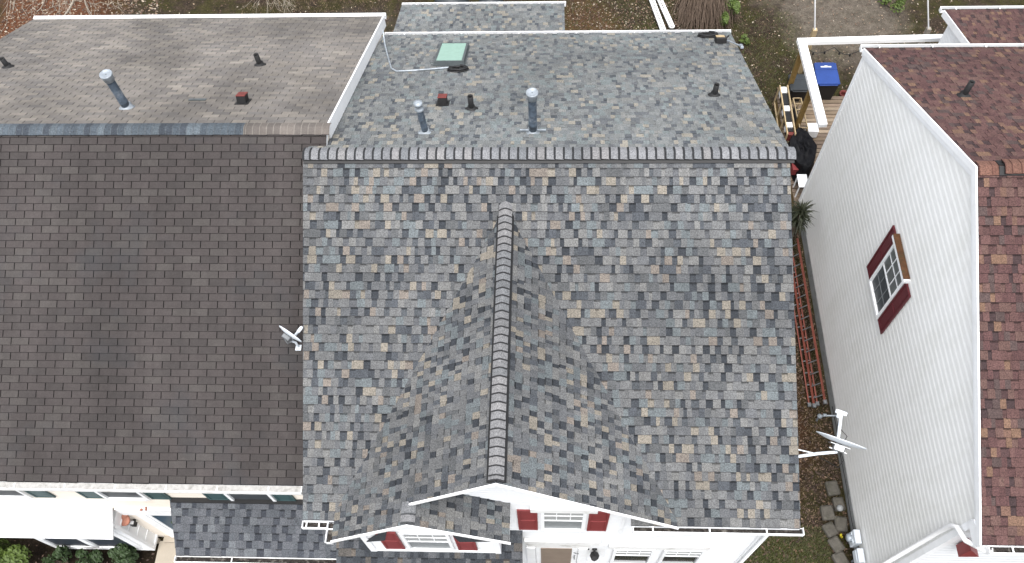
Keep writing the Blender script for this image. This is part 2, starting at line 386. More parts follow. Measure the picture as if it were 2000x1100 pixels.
def ridge_caps(mb, p0, p1, n1, n2, wd, exp, pal, rr, lift=.0, th=.008, edge=(.03, .03, .032), lead=(.05, .052, .055), lw=.026):
    """bent caps along p0->p1; n1/n2 are downslope unit vectors of the two sides"""
    p0, p1 = V3(p0), V3(p1); D = (p1-p0); L = D.length; D.normalize(); n = int(L/exp)+1
    a, b = V3(n1), V3(n2); upv = V3((0, 0, 1))
    for i in range(n):
        s0 = i*exp; s1 = min(s0+exp*1.12, L)
        if s1-s0 < .03: break
        c = pick(rr, pal); j = rr.uniform(-.004, .004)
        ha, hb = V3((a.x, a.y, 0)), V3((b.x, b.y, 0)); kk = .28
        def prof(s, h):
            o = p0+D*s+upv*(lift+h); out_ = []
            for t_ in (-1, -.72, -.45, -.2, 0, .2, .45, .72, 1):
                q_, hh = (a, ha) if t_ < 0 else (b, hb); w_ = wd+j
                out_.append(o+hh*(w_*abs(t_))+upv*(q_.z*w_*(math.sqrt(t_*t_+kk*kk)-kk)))
            return out_
        # leading (thick) end at s1, tapered at s0
        A = prof(s0, .002); B = prof(s1-lw, th); C = prof(s1, th-.001); E_ = prof(s1, -.012)
        for q in range(8):
            mb.poly([A[q], B[q], B[q+1], A[q+1]][::-1], c, False); mb.poly([B[q], C[q], C[q+1], B[q+1]][::-1], lead, False)
            mb.poly([C[q], E_[q], E_[q+1], C[q+1]][::-1], edge)
        for q in (0, 8):
            mb.poly([A[q], B[q], B[q]-upv*.014, A[q]-upv*.014], edge)

def siding(mb, corners, exp=.2, th=.014, seed=3, up=(0, 0, 1), col=(1, 1, 1), face=(0, -1, 0)):
    def bl(rr, k, u0, u1): yield (u0-.1, u1+.1, th, col, 0)
    courses(mb, corners, up, exp, bl, edge=col, lap=1.0, bevel=.008, seed=seed, face=face, dutch=True)

# ------------------------------------------------------------ generic house parts
def window(parent, c, Rv, h, wd, grid=(3, 2), out=None, frame='white', top='blind', bottom='glass', fw=.06, proud=.045, lower_grid=False, name='window', split=.5):
    """double-hung window; c centre on the wall, Rv right vector, outward = Rv x Up"""
    c = V3(c); X = V3(Rv).normalized(); Z = V3((0, 0, 1)); Y = -(Z.cross(X)) if out is None else V3(out)
    ax = (X, Y, Z); mb = MB(); pr = proud
    mb.box(c+X*(-wd/2)+Y*pr/2, (fw, pr+.01, h+fw), ax); mb.box(c+X*(wd/2)+Y*pr/2, (fw, pr+.01, h+fw), ax)
    mb.box(c+Z*(h/2)+Y*pr/2, (wd-fw, pr+.004, fw), ax); mb.box(c-Z*(h/2)+Y*(pr/2+.01), (wd-fw, pr+.02, fw), ax)
    zs = -h/2+h*split
    mb.box(c+Z*zs+Y*(pr*.4), (wd-fw, pr*.8, .045), ax)
    gx, gz = grid
    def g(z0, z1, dep):
        for i in range(1, gx): mb.box(c+X*(-wd/2+wd*i/gx)+Z*((z0+z1)/2)+Y*dep, (.018, .012, (z1-z0)-.02), ax)
        for i in range(1, gz): mb.box(c+Z*(z0+(z1-z0)*i/gz)+Y*(dep+.002), (wd-fw, .012, .018), ax)
    g(zs, h/2, .028)
    if lower_grid: g(-h/2, zs, .018)
    o = mb.build(name, frame, parent)
    for z0, z1, mt, dep in ((zs, h/2, top, .02), (-h/2, zs, bottom, .010)):
        p = MB(); p.box(c+Z*((z0+z1)/2)+Y*dep, (wd-fw*.9, .006, (z1-z0)-.03), ax); p.build('pane', mt, o)
    return o
def shutter(parent, c, Rv, wd, h, mat, out):
    c = V3(c); X = V3(Rv).normalized(); Y = V3(out); Z = V3((0, 0, 1)); ax = (X, Y, Z); mb = MB()
    mb.box(c+Y*.018, (wd, .02, h), ax); f = .045
    for sx in (-1, 1): mb.box(c+X*(sx*(wd/2-f/2))+Y*.033, (f, .016, h), ax)
    for z in (-h/2+f/2, 0, h/2-f/2): mb.box(c+Z*z+Y*.032, (wd-2*f, .014, f), ax)
    for z in (-h/4, h/4): mb.box(c+Z*z+Y*.030, (wd-2*f-.05, .008, h/2-f-.06), ax)
    return mb.build('shutter', mat, parent)
def gutter(parent, p0, p1, out, wd=.12, ht=.11, mat='white', hang=.9, debris=True, rr=R, endcaps=(True, True)):
    p0, p1 = V3(p0), V3(p1); D = (p1-p0); L = D.length; D.normalize(); Y = V3(out); Z = V3((0, 0, 1)); t = .008
    ax = (D, Y, Z); mb = MB(); m = (p0+p1)/2
    mb.box(m+Y*(t/2)-Z*.015, (L, t, ht-.03), ax)
    mb.box(m+Y*(wd-t/2)+Z*.002, (L, t, ht+.004), ax); mb.box(m+Y*(wd-.004)+Z*(ht/2+.006), (L, .016, .012), ax)
    mb.box(m+Y*(wd/2)-Z*(ht/2-t/2), (L, wd-2*t, t), ax)
    for e, pp in zip(endcaps, (p0+D*.005, p1-D*.005)):
        if e: mb.box(pp+Y*(wd/2)+Z*.001, (.01, wd+.004, ht+.008), ax)
    n = max(1, int(L/hang))
    for i in range(n):
        q = p0+D*(L*(i+.35)/n); mb.box(q+Y*(wd/2)+Z*(ht/2-.006), (.022, wd-.03, .012), ax)
    g = mb.build('gutter', mat, parent)
    if debris:
        d = MB(); d.box(m+Y*(wd/2)-Z*(ht/2-.025), (L-.03, wd-2.5*t, .03), ax)
        for i in range(int(L*40)):
            q = p0+D*rr.uniform(.02, L-.02)+Y*rr.uniform(.02, wd-.03)-Z*(ht/2-.045); a = rr.uniform(0, 6.28); r_ = rr.uniform(.012, .035)
            d.poly([q+D*math.cos(a+k)*r_+Y*math.sin(a+k)*r_*.6+Z*rr.uniform(-.01, .02) for k in (0, 1.8, 3.5, 4.9)])
        d.build('leaf_debris', 'debris', g)
    return g
def roof_slab(parent, pts, th=.12, mat='white', name='fascia'):
    mb = MB(); mb.prism([V3(p)-V3((0, 0, .006)) for p in pts], (0, 0, -th)); return mb.build(name, mat, parent)

# ============================================================ GROUND
g = MB(); g.poly([(-400, -400, 0), (400, -400, 0), (400, 400, 0), (-400, 400, 0)]); g.build('ground', 'ground', kind='structure')

# ============================================================ CENTRE HOUSE
HC = empty('grey_shingled_house', (4.3, 0, 0), label='middle house with multicoloured grey shingle roof and front cross gable', cat='house')
YF, YB = -5.72, 6.33
zf = ZR+SF*YF; zb = ZR-SR*YB
a0, a1, b0, b1 = (-.10, 0, ZR), (8.41, 0, ZR), (.02, YF, zf), (8.53, YF, zf)
c0, c1 = (.17, YB, zb), (8.64, YB, zb)
fr = [b0, b1, a1, a0]; rear = [c1, c0, (-.09, 0, ZR), (8.45, 0, ZR)]
YC = -5.12; ZC = ZR+SF*YC
fouts = [[(-.10, 0, ZR), (8.41, 0, ZR), (8.52, YC, ZC), (.01, YC, ZC)], [(.01, YC, ZC), (2.2, YC, ZC), (2.2, YF, zf), (.02, YF, zf)], [(5.68, YC, ZC), (8.52, YC, ZC), (8.53, YF, zf), (5.68, YF, zf)]]
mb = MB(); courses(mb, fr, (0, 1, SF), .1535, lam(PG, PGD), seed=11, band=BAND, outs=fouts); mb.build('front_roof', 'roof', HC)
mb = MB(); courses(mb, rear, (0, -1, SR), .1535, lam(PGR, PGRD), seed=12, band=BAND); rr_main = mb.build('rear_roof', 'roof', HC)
for o_ in fouts: roof_slab(HC, o_, .1, 'white')
roof_slab(HC, rear, .1, 'white')
nf, nr = V3((0, -1, -SF)).normalized(), V3((0, 1, -SR)).normalized()
rc = random.Random(5)
PCAP = [(w_, sc(c_, 1.12)) for w_, c_ in [(10, S(150, 151, 154)), (8, S(142, 144, 148)), (5, S(156, 155, 156)), (3, S(134, 137, 141))]]
v = MB()   # ridge vent under the caps
for sgn, nn in ((1, nf), (1, nr)):
    v.box(V3((4.2, 0, ZR+.014))+nn*.09, (8.56, .17, .05), (V3((1, 0, 0)), nn, V3((1, 0, 0)).cross(nn)))
v.build('ridge_vent', 'black', HC)
mb = MB(); ridge_caps(mb, (8.5, 0, ZR+.02), (-.09, 0, ZR+.02), nf, nr, .15, .1595, PCAP, rc, .045, .016, lw=.036, lead=(.022, .023, .025)); mb.build('ridge_cap', 'roof', HC)
# dormer
ZD, XD, DS, YG = 7.62, 3.5, .82, -5.735
dl, dr = V3((-1, 0, -DS)).normalized(), V3((1, 0, -DS)).normalized()
def DZ(x): return ZD-DS*abs(x-XD)
ytop = (ZD-ZR)/SF
def vy(z): return (z-ZR)/SF
XR2 = 6.46; XS, ZS, YS = 2.04, ZD-DS*(XD-2.04), -6.07
right_pl = [(XD, YG, ZD), (XR2, YG, DZ(XR2)), (XR2, vy(DZ(XR2))+.12, DZ(XR2)), (XD, ytop+.12, ZD)]
mb = MB(); courses(mb, right_pl, (-1, 0, DS), .1535, lam(PG, PGD), seed=21, band=BAND); mb.build('gable_roof_slope', 'roof', HC)
XL = .58
left_a = [(XL, YS, DZ(XL)), (XS, YS, ZS), (XS, vy(ZS)+.12, ZS), (XL, vy(DZ(XL))+.12, DZ(XL))]
left_b = [(XS, YG, ZS), (XD, YG, ZD), (XD, ytop+.12, ZD), (XS, vy(ZS)+.12, ZS)]
# one continuous slope: outline is not convex, lay it as two aligned pieces (same course rhythm: exposure counted from the eave)
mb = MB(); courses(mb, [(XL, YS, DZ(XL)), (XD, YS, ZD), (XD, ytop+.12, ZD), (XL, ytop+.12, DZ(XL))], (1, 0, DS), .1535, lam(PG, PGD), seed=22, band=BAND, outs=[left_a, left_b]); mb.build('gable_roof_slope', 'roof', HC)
XE2, ZE2 = 3.62, 5.33
small_r = [(XE2, YS, ZE2), (XE2, -5.38, ZE2), (XS, -5.38, ZS), (XS, YS, ZS)]
mb = MB(); courses(mb, small_r, (-1, 0, (ZS-ZE2)/(XE2-XS)), .1535, lam(PG, PGD), seed=23, band=BAND); mb.build('small_gable_roof_slope', 'roof', HC)
def slab_under(pts, th=.1): return roof_slab(HC, pts, th)
slab_under([(XD, YG, ZD), (XR2, YG, DZ(XR2)), (XR2-.3, YG+.4, DZ(XR2-.3)), (XD, YG+.4, ZD)], .05)
# raked white fascia strips (barge boards)
def barge(p, q, y, h=.065, t=.03):
    m = MB(); p, q = V3(p), V3(q); e = V3((0, 0, -h))
    m.prism([p, q, q+e, p+e], (0, -t, 0)); return m.build('barge_board', 'white_metal', HC)
barge((XD, YG, ZD+.012), (XR2+.02, YG, DZ(XR2)-.005), YG)
barge((XS, YG, ZS+.012), (XD, YG, ZD+.012), YG)
barge((XS, YS, ZS+.012), (XE2+.02, YS, ZE2+.0), YS); barge((XL-.02, YS, DZ(XL)), (XS, YS, ZS+.012), YS)
# soffits
def soff(pts): m = MB(); m.prism(pts, (0, 0, -.02)); return m.build('soffit', 'white', HC)
soff([(XD, YG, ZD-.03), (XR2, YG, DZ(XR2)-.03), (XR2, -5.4, DZ(XR2)-.03), (XD, -5.4, ZD-.03)])
soff([(XS, YG, ZS-.03), (XD, YG, ZD-.03), (XD, -5.4, ZD-.03), (XS, -5.4, ZS-.03)])
soff([(XL, YS, DZ(XL)-.03), (XS, YS, ZS-.03), (XS, -5.4, ZS-.03), (XL, -5.4, DZ(XL)-.03)])
soff([(XS, YS, ZS-.03), (XE2, YS, ZE2-.03), (XE2, -5.4, ZE2-.03), (XS, -5.4, ZS-.03)])
PCAP2 = [(10, S(160, 160, 162)), (8, S(152, 154, 157)), (5, S(168, 167, 168))]
v = MB()
for nn in (dl, dr): v.box(V3((XD, (ytop+YG)/2-.02, ZD+.016))+nn*.088, (.17, abs(YG-ytop)-.1, .05), (nn, V3((0, 1, 0)), nn.cross(V3((0, 1, 0)))))
v.build('ridge_vent', 'black', HC)
mb = MB(); ridge_caps(mb, (XD, ytop+.05, ZD+.03), (XD, YG+.02, ZD+.03), dr, dl, .15, .1427, PCAP2, rc, .045, .016, lw=.022, lead=(.026, .026, .028)); mb.build('ridge_cap', 'roof', HC)
mb = MB(); ridge_caps(mb, (XS, -5.7, ZS+.004), (XS, YS+.02, ZS+.004), V3((1, 0, -.7)).normalized(), dl, .15, .19, PCAP2, rc, .012, .012); mb.build('ridge_cap', 'roof', HC)
# body and walls
YW = -5.4; XW0, XW1 = .25, 8.33
m = MB(); m.prism([(XW0, YW+.03, 0), (XW0, YW+.03, 5.2), (XW0, 0, 7.9), (XW0, 6.0, 4.75), (XW0, 6.0, 0)], (XW1-XW0, 0, 0)); m.build('wall', 'siding', HC)
m = MB(); siding(m, [(XW0, YW+.02, 0), (XW1, YW+.02, 0), (XW1, YW+.02, 5.15), (XW0, YW+.02, 5.15)], .115, .012); m.build('wall_siding', 'siding', HC)
m = MB(); siding(m, [(3.3, YW-.004, 3.3), (5.66, YW-.004, 3.3), (5.66, YW-.004, DZ(5.66)-.05), (XD, YW-.004, ZD-.05), (XS+.1, YW-.004, DZ(XS+.1)-.05)], .115, .012); m.build('gable_siding', 'siding', HC)
m = MB(); m.prism([(5.66, YW-.02, 3.4), (5.66, YW-.02, DZ(5.66)-.06), (5.66, YW+.6, DZ(5.66)-.06), (5.66, YW+.6, 3.4)], (-.06, 0, 0)); m.build('corner_trim', 'white', HC)
m = MB(); m.b2((XW1-.06, YW-.03, 0), (XW1+.03, YW+.06, 5.12)); m.build('corner_trim', 'white', HC)
for z in (2.85,): m = MB(); m.tube([(XW1-.0, YW-.06, 5.05), (XW1+.0, YW-.08, 4.85), (XW1+.0, YW-.07, .15), (XW1, YW-.25, .08)], .038, 8); m.build('downspout', 'white', HC)
# gable window + shutters
OUT = V3((0, -1, 0)); XV = V3((1, 0, 0))
def wpt(x, y): return hY(x, y, YW)
p = wpt(1098, 1012); q0, q1 = wpt(1058, 997), wpt(1143, 1033)
wz = (wpt(1100, 998).z+wpt(1100, 1032).z)/2+.10; wh = .08+ wpt(1100, 998).z-wpt(1100, 1032).z
wx0, wx1 = wpt(1060, 1015).x, wpt(1140, 1015).x
window(HC, ((wx0+wx1)/2, YW-.012, wz), XV, wh, wx1-wx0, (3, 2), OUT, top='blind', bottom='blind_pale')
m = MB(); m.box(((wx0+wx1)/2, YW-.05, wz+wh/2+.16), (wx1-wx0+.42, .09, .2)); m.build('window_head', 'white_dirty', HC)
for cx in (1031, 1168): shutter(HC, (wpt(cx, 1015).x, YW-.01, wz-.02), XV, .36, wh+.02, 'red', OUT)
# small gable front wall
YSW = -5.78
m = MB(); siding(m, [(.95, YSW, 3.15), (3.32, YSW, 3.15), (3.32, YSW, 5.35), (XS, YSW, ZS-.1), (.95, YSW, 5.45)], .115, .012); m.build('small_gable_siding', 'siding', HC)
m = MB(); m.prism([(.95, YSW+.02, 3.2), (3.32, YSW+.02, 3.2), (3.32, YSW+.02, 5.35), (XS, YSW+.02, ZS-.12), (.95, YSW+.02, 5.5)], (0, .35, 0)); m.build('small_gable_body', 'siding', HC)
m = MB(); m.b2((.9, YSW-.03, 3.2), (3.37, YSW+.0, 3.32)); m.b2((3.27, YSW-.04, 3.2), (3.38, YSW+.3, 5.2)); m.b2((.88, YSW-.04, 3.2), (1.0, YSW+.3, 5.2)); m.build('trim', 'white', HC)
sx0, sx1 = 1.68, 2.49
window(HC, ((sx0+sx1)/2, YSW-.012, 4.15), XV, 1.25, sx1-sx0, (3, 2), OUT, top='blind', bottom='blind_pale')
shutter(HC, (1.40, YSW-.01, 4.15), XV, .36, 1.25, 'red', OUT); shutter(HC, (2.77, YSW-.01, 4.15), XV, .36, 1.25, 'red', OUT)
def yw(x, y, Y): return hY(x, y, Y)
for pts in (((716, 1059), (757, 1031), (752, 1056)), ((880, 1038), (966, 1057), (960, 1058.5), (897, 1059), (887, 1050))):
    m = MB(); m.prism([yw(a_, b_, YSW-.06) for a_, b_ in pts], (0, .03, 0), PGD[1][1]); m.build('gable_shadow_patch', 'roof', HC)  # thin dark triangles added to stand in for shadow marks on the gable
# porch roof in front
PZ, PSL = 3.42, .45
pr = [(.22, -6.9, PZ-PSL*1.5), (3.80, -6.9, PZ-PSL*1.5), (3.78, YW-.01, PZ), (.20, YW-.01, PZ)]
mb = MB(); courses(mb, pr, (0, 1, PSL), .1535, lam(PGD+[(3, S(112, 108, 104)), (3, S(128, 120, 112))], PGD), seed=31, band=BAND); mb.build('porch_roof', 'roof', HC)
roof_slab(HC, pr, .14, 'white')
for px in (.4, 3.6):
    m = MB(); m.b2((px-.06, -6.8, 0), (px+.06, -6.68, 2.75)); m.build('porch_post', 'white', HC)
# front door, lintels, lower windows, lamp
m = MB(); m.b2((3.80, YW-.07, 2.50), (5.30, YW-.0, 2.74)); m.b2((3.86, YW-.05, 2.16), (5.12, YW-.0, 2.46)); m.build('door_head', 'white_dirty', HC)
m = MB()
for x in (3.92, 4.98): m.b2((x-.09, YW-.07, 0), (x+.09, YW-.0, 2.15))
m.build('door_frame', 'white', HC)
d = MB(); d.b2((4.02, YW-.04, .02), (4.88, YW-.0, 2.14)); door = d.build('door', 'white', HC)
d = MB(); d.b2((4.12, YW-.052, .3), (4.76, YW-.042, 2.08)); d.build('pane', 'glass_brown', door)
d = MB(); d.tube([(4.82, YW-.05, 1.3), (4.82, YW-.1, 1.32), (4.82, YW-.1, 1.48), (4.82, YW-.05, 1.5)], .012, 6); d.build('handle', 'alu', door); d = MB(); d.tube([(4.80, YW-.06, 1.75), (4.9, YW-.09, 1.8)], .01, 6); d.build('latch', 'alu', door)
m = MB(); m.b2((5.50, YW-.05, 2.10), (7.52, YW-.0, 2.36)); m.build('window_head', 'white_dirty', HC)
for x0, x1 in ((5.64, 6.42), (6.66, 7.44)):
    window(HC, ((x0+x1)/2, YW-.012, 1.35), XV, 1.4, x1-x0, (3, 2), OUT, top='blind', bottom='glass', split=.62)
m = MB(); m.b2((5.0, YW-.02, 1.2), (5.45, YW+.0, 2.3)); m.build('lamp_panel', 'white', HC)
L = MB(); L.lathe((5.22, YW-.02, 2.0), (0, -1, 0), [(0, .05), (.03, .05), (.04, .03)], 12); L.tube([(5.22, YW-.04, 2.02), (5.22, YW-.13, 2.1), (5.22, YW-.15, 2.02)], .012, 6)
L.lathe((5.22, YW-.15, 1.72), (0, 0, 1), [(0, .04), (.03, .075), (.2, .085), (.22, .1), (.27, .03), (.3, .01)], 8, sm=False); L.build('wall_lantern', 'black', HC)
fc = bpy.data.curves.new('num', 'FONT'); fc.body = '48'; fc.size = .13; fc.extrude = .004
fo = bpy.data.objects.new('house_number', fc); col_link(fo); fo.parent = HC; fo.location = V3((4.99, YW-.03, 1.92))-ORG[HC.name]; fo.rotation_euler = (math.pi/2, 0, 0); fc.materials.append(M['black'])
_dg = bpy.context.evaluated_depsgraph_get(); _me = bpy.data.meshes.new_from_object(fo.evaluated_get(_dg)); _no = bpy.data.objects.new('house_number', _me); col_link(_no)
_no.parent = HC; _no.location = fo.location; _no.rotation_euler = fo.rotation_euler; bpy.data.objects.remove(fo); _no.name = 'house_number'
# gutters
gutter(HC, (5.72, YF+.03, 5.05), (8.6, YF+.03, 5.05), OUT)
gutter(HC, (.0, YF-.0, 5.06), (.44, YF-.0, 5.06), OUT, hang=.2, endcaps=(True, False)); gutter(HC, (.56, YF-.0, 5.04), (.56, -6.08, 5.04), (-1, 0, 0), hang=.2, endcaps=(False, True))
gutter(HC, (.17, YB, zb-.05), (8.66, YB, zb-.05), (0, 1, 0), wd=.075, hang=1.4)
m = MB(); m.b2((5.3, YF-.1, 4.99), (5.72, YF+.02, 5.02)); 
# rear addition
ra = [(4.65, 9.18, 3.0), (.1, 9.18, 3.0), (.1, 6.05, 4.1), (4.65, 6.05, 4.1)]
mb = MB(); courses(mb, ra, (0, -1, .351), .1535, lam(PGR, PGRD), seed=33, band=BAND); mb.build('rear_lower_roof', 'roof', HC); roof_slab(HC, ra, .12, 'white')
m = MB(); m.prism([(.3, 8.9, 0), (.3, 8.9, 2.95), (.3, 6.05, 3.9), (.3, 6.05, 0)], (4.15, 0, 0)); m.build('rear_wall', 'siding', HC)
gutter(HC, (.1, 9.18, 2.95), (4.7, 9.18, 2.95), (0, 1, 0), wd=.075, hang=1.1)
# skylight
k4 = [MR(864, 93), MR(912, 91), MR(903, 129), MR(851, 131)]
cx_ = sum(q.x for q in k4)/4; cy_ = sum(q.y for q in k4)/4; cz_ = ZR-SR*cy_
Nr = V3((0, SR, 1)).normalized(); Vr = V3((0, -1, SR)).normalized(); Ur = V3((1, 0, 0))
def onroof(u, v_, n): return V3((cx_, cy_, cz_))+Ur*u+Vr*v_+Nr*n
sw, sh = .62, 1.32
m = MB()
for sx in (-1, 1): m.box(onroof(sx*sw/2, 0, .06), (.05, sh+.05, .11), (Ur, Vr, Nr))
for sy in (-1, 1): m.box(onroof(0, sy*sh/2, .06), (sw-.05, .05, .108), (Ur, Vr, Nr))
m.box(onroof(0, 0, .02), (sw+.1, sh+.12, .012), (Ur, Vr, Nr))
skl = m.build('skylight', 'bronze', HC)
m = MB(); m.box(onroof(0, 0, .10), (sw-.04, sh-.04, .02), (Ur, Vr, Nr)); m.build('glass', 'sky_glass', skl)
# flues and vents of the rear slope
def flue(parent, base, top, r, mat='galv', cap=True, flange=.13, nrm=Nr, style=0, label=None):
    base, top = V3(base), V3(top); D = (top-base).normalized(); L = (top-base).length; m = MB()
    m.lathe(base-D*.1, D, [(0, r), (L*.3, r), (L*.305, r*1.05), (L*.33, r*1.05), (L*.335, r), (L+.1, r)], 16)
    o = m.build('flue_pipe', mat, parent, label=label)
    c = MB(); c.lathe(base-nrm*.01, nrm, [(0, flange*1.25), (.012, flange*1.2), (.03, r*1.35), (.1, r*1.12), (.11, r)], 18); c.build('flashing_collar', 'galv_light', o)
    if cap:
        c = MB()
        if style == 0: c.lathe(top-D*.1, D, [(0, r*.9), (.01, r*1.2), (.12, r*1.28), (.15, r*1.45), (.17, r*1.45), (.18, r*1.3), (.165, r*1.1), (.16, .01)], 18, capends=False)
        else: c.lathe(top-D*.02, D, [(0, r*1.0), (.03, r*1.45), (.06, r*1.2), (.08, r*.9), (.14, r*.9), (.15, r*1.3), (.2, r*1.3), (.21, r*.5)], 18)
        c.build('cap', 'galv_light', o)
    return o
def up_from(base, px, py):   # height so that the top of a vertical pipe projects at the photographed height
    b = V3(base); best = None
    for i in range(10, 250):
        q = b+V3((0, 0, i*.01)); d = q-CPOS; X = 1000+CF*d.dot(CR)/d.dot(FW); Yp = 550-CF*d.dot(CU)/d.dot(FW)
        e = abs(Yp-py)
        if best is None or e < best[0]: best = (e, i*.01)
    return best[1]
b = MR(1041, 258); h = up_from(b, 1042, 186)
fl = flue(HC, b, b+V3((0, 0, h)), .076, label='tall galvanised flue right of the short black vent')
m = MB(); m.box(b+V3((0, -.02, .07)), (.48, .03, .04)); m.build('support_strap', 'galv_light', fl)
b = MR(831, 258); h = up_from(b, 824, 214); flue(HC, b, b+V3((-.03, 0, h)), .062, style=1, label='short capped galvanised flue at the left')
def boot(parent, b, top, lab=None, nrm=Nr, r=.056):
    b, top = V3(b), V3(top); m = MB(); D = (top-b).normalized()
    m.lathe(b-D*.05, D, [(0, r), ((top-b).length+.05, r), ((top-b).length+.05, r*.75), ((top-b).length-.03, r*.7)], 12, capends=False)
    o = m.build('vent_stack', 'black', parent, label=lab)
    c = MB(); c.lathe(b, nrm, [(0, .135), (.012, .13), (.03, .085), (.09, r*1.1)], 14); up = (V3((0, 0, 1))-nrm*nrm.z).normalized(); c.build('boot', 'black', o)
    return o
for (x, y, tx, ty, lb) in ((921, 213, 919, 188, 'black vent stack beside the red box vent'), (1395, 186, 1394, 165, 'black vent stack near the right edge')):
    b = MR(x, y); boot(HC, b, b+V3((0, 0, up_from(b, tx, ty))), lb)
def boxvent(parent, b, nrm=Nr, vr=Vr):
    b = V3(b); m = MB(); ax = (Ur, vr, nrm); m.box(b+nrm*.08, (.17, .2, .15), ax); m.box(b+nrm*.012, (.26, .3, .012), ax); o = m.build('box_vent', 'black', parent)
    m = MB(); m.box(b+nrm*.165, (.185, .215, .02), ax, bev=.006); m.build('hood', 'terra_mark', o); return o
boxvent(HC, MR(865, 203))

# ============================================================ LEFT HOUSE
HL = empty('brown_shingled_house', (-6, 0, 0), label='left house with dark brown front slope, faded tan rear slope and cream walls', cat='house')
XL0, XL1 = -13.0, .24
LYF, LYB = -5.12, 7.03
def ZLf(y): return ZR+SF*(y-LY)
def ZLr(y): return ZR-SR*(y-LY)
lf = [(XL0, LYF, ZLf(LYF)), (XL1, LYF, ZLf(LYF)), (XL1, LY, ZR), (XL0, LY, ZR)]
edge2 = (.006, .005, .005)
def left_end(y): # rake on the far left, through the two visible points
    A, B = LR(65, 38), LR(0, 77); return A.x+(B.x-A.x)*(y-A.y)/(B.y-A.y)
lr = [(.05, LYB, ZLr(LYB)), (left_end(LYB), LYB, ZLr(LYB)), (left_end(LY), LY, ZR), (.22, LY, ZR)]
mb = MB(); courses(mb, lf, (0, 1, SF), .1355, tab3(PBR, .328, .017), edge=edge2, seed=41, bevel=.015); mb.build('front_roof', 'roof_brown', HL)
mb = MB(); courses(mb, lr, (0, -1, SR), .1355, tab3(PT, .328, .014, .09), edge=(.09, .085, .08), seed=42); mb.build('rear_roof', 'roof_tan', HL)
roof_slab(HL, lf, .1); 
m = MB(); e = [V3(q)-V3((0, 0, .008)) for q in lr]; m.prism(e, (0, 0, -.12)); m.build('fascia', 'white', HL)
m = MB(); q0, q1 = V3(lr[0])+V3((.0, 0, .02)), V3(lr[3])+V3((.0, 0, .02)); m.prism([q0, q1, q1+V3((0, -.0, -.34)), q0+V3((0, 0, -.34))], (.03, 0, 0)); m.build('barge_board', 'white', HL)
m = MB(); m.prism([(XL0, -4.87, 0), (XL0, -4.87, 5.2), (XL0, LY, 7.9), (XL0, LY, 0)], (XL1-XL0-.02, 0, 0)); m.build('wall', 'cream', HL)
m = MB(); m.prism([(-8.6, LY, 0), (-8.6, LY, 7.9), (-8.6, 6.7, 4.65), (-8.6, 6.7, 0)], (8.6, 0, 0)); m.build('wall', 'cream', HL)
m = MB(); siding(m, [(XL0, -4.885, 0), (XL1-.1, -4.885, 0), (XL1-.1, -4.885, 5.15), (XL0, -4.885, 5.15)], .115, .012); m.build('wall_siding', 'cream', HL)
rc2 = random.Random(9)
PCB = [(10, S(98, 107, 116)), (8, S(108, 118, 127)), (5, S(86, 93, 102)), (4, S(118, 128, 136))]
xb = LR(484, 240).x
mb = MB(); ridge_caps(mb, (XL0, LY, ZR+.01), (xb, LY, ZR+.01), nr, nf, .155, .127, PCB, rc2, .012, .006, lead=(.075, .085, .095), lw=.012); mb.build('ridge_cap', 'roof', HL, label='newer blue grey ridge caps')
mb = MB(); ridge_caps(mb, (.3, LY, ZR+.008), (xb, LY, ZR+.008), nf, nr, .155, .127, [(1, S(138, 130, 124)), (1, S(128, 121, 116))], rc2, .010, .006, lead=(.16, .145, .13), lw=.012); mb.build('ridge_cap', 'roof_tan', HL, label='older tan ridge caps at the right end')
gutter(HL, (XL0, LYF-.01, ZLf(LYF)-.05), (-.08, LYF-.01, ZLf(LYF)-.05), OUT, mat='white_dirty', debris=False)
m = MB(); m.b2((XL0, LYF-.12, ZLf(LYF)-.008), (-.09, LYF-.005, ZLf(LYF)-.002)); m.build('gutter_guard', 'guard', HL)
gutter(HL, (left_end(LYB), LYB, ZLr(LYB)-.04), (.12, LYB, ZLr(LYB)-.04), (0, 1, 0), wd=.09, mat='white', debris=False)
m = MB(); m.b2((left_end(LYB), LYB, ZLr(LYB)+.002), (.1, LYB+.07, ZLr(LYB)+.008)); m.build('gutter_guard', 'white_metal', HL)
Vl = Vr
b = LR(248, 210); h = up_from(b, 205, 150); fl = flue(HL, b, b+V3((0, 0, h)), .082, label='tall galvanised flue with round cap')
for (x, y, tx, ty, lb) in ((508, 127, 503, 107, 'black vent stack at the right'), (16, 131, 6, 114, 'black vent stack at the far left')):
    b = LR(x, y); boot(HL, b, b+V3((0, 0, up_from(b, tx, ty))), lb)
boxvent(HL, LR(475, 200))
m = MB(); m.box(LR(386, 196)+Nr*.016, (.34, .1, .006), (Ur, Vr, Nr)); m.build('patch', 'bronze', HL)
m = MB(); rq = random.Random(77)
# upper windows
YLW = -4.9
def lx(px): return hY(px, 968, YLW).x
zt, zb_ = 4.75, 3.42
for a_, b_, kind in ((0, 0, 0), (207, 285, 1), (449, 531, 1)):
    if not kind: continue
    window(HL, ((lx(a_)+lx(b_))/2, YLW, (zt+zb_)/2), XV, zt-zb_, lx(b_)-lx(a_), (3, 2), OUT, top='glass_screen', bottom='glass_screen')
window(HL, (lx(22), YLW, (zt+zb_)/2), XV, zt-zb_, .85, (3, 2), OUT, top='glass_screen', bottom='glass_screen')
for a_, b_ in ((70, 108), (166, 204), (292, 330), (404, 444), (536, 572)):
    shutter(HL, ((lx(a_)+lx(b_))/2, YLW+.005, (zt+zb_)/2), XV, lx(b_)-lx(a_), zt-zb_, 'teal', OUT)
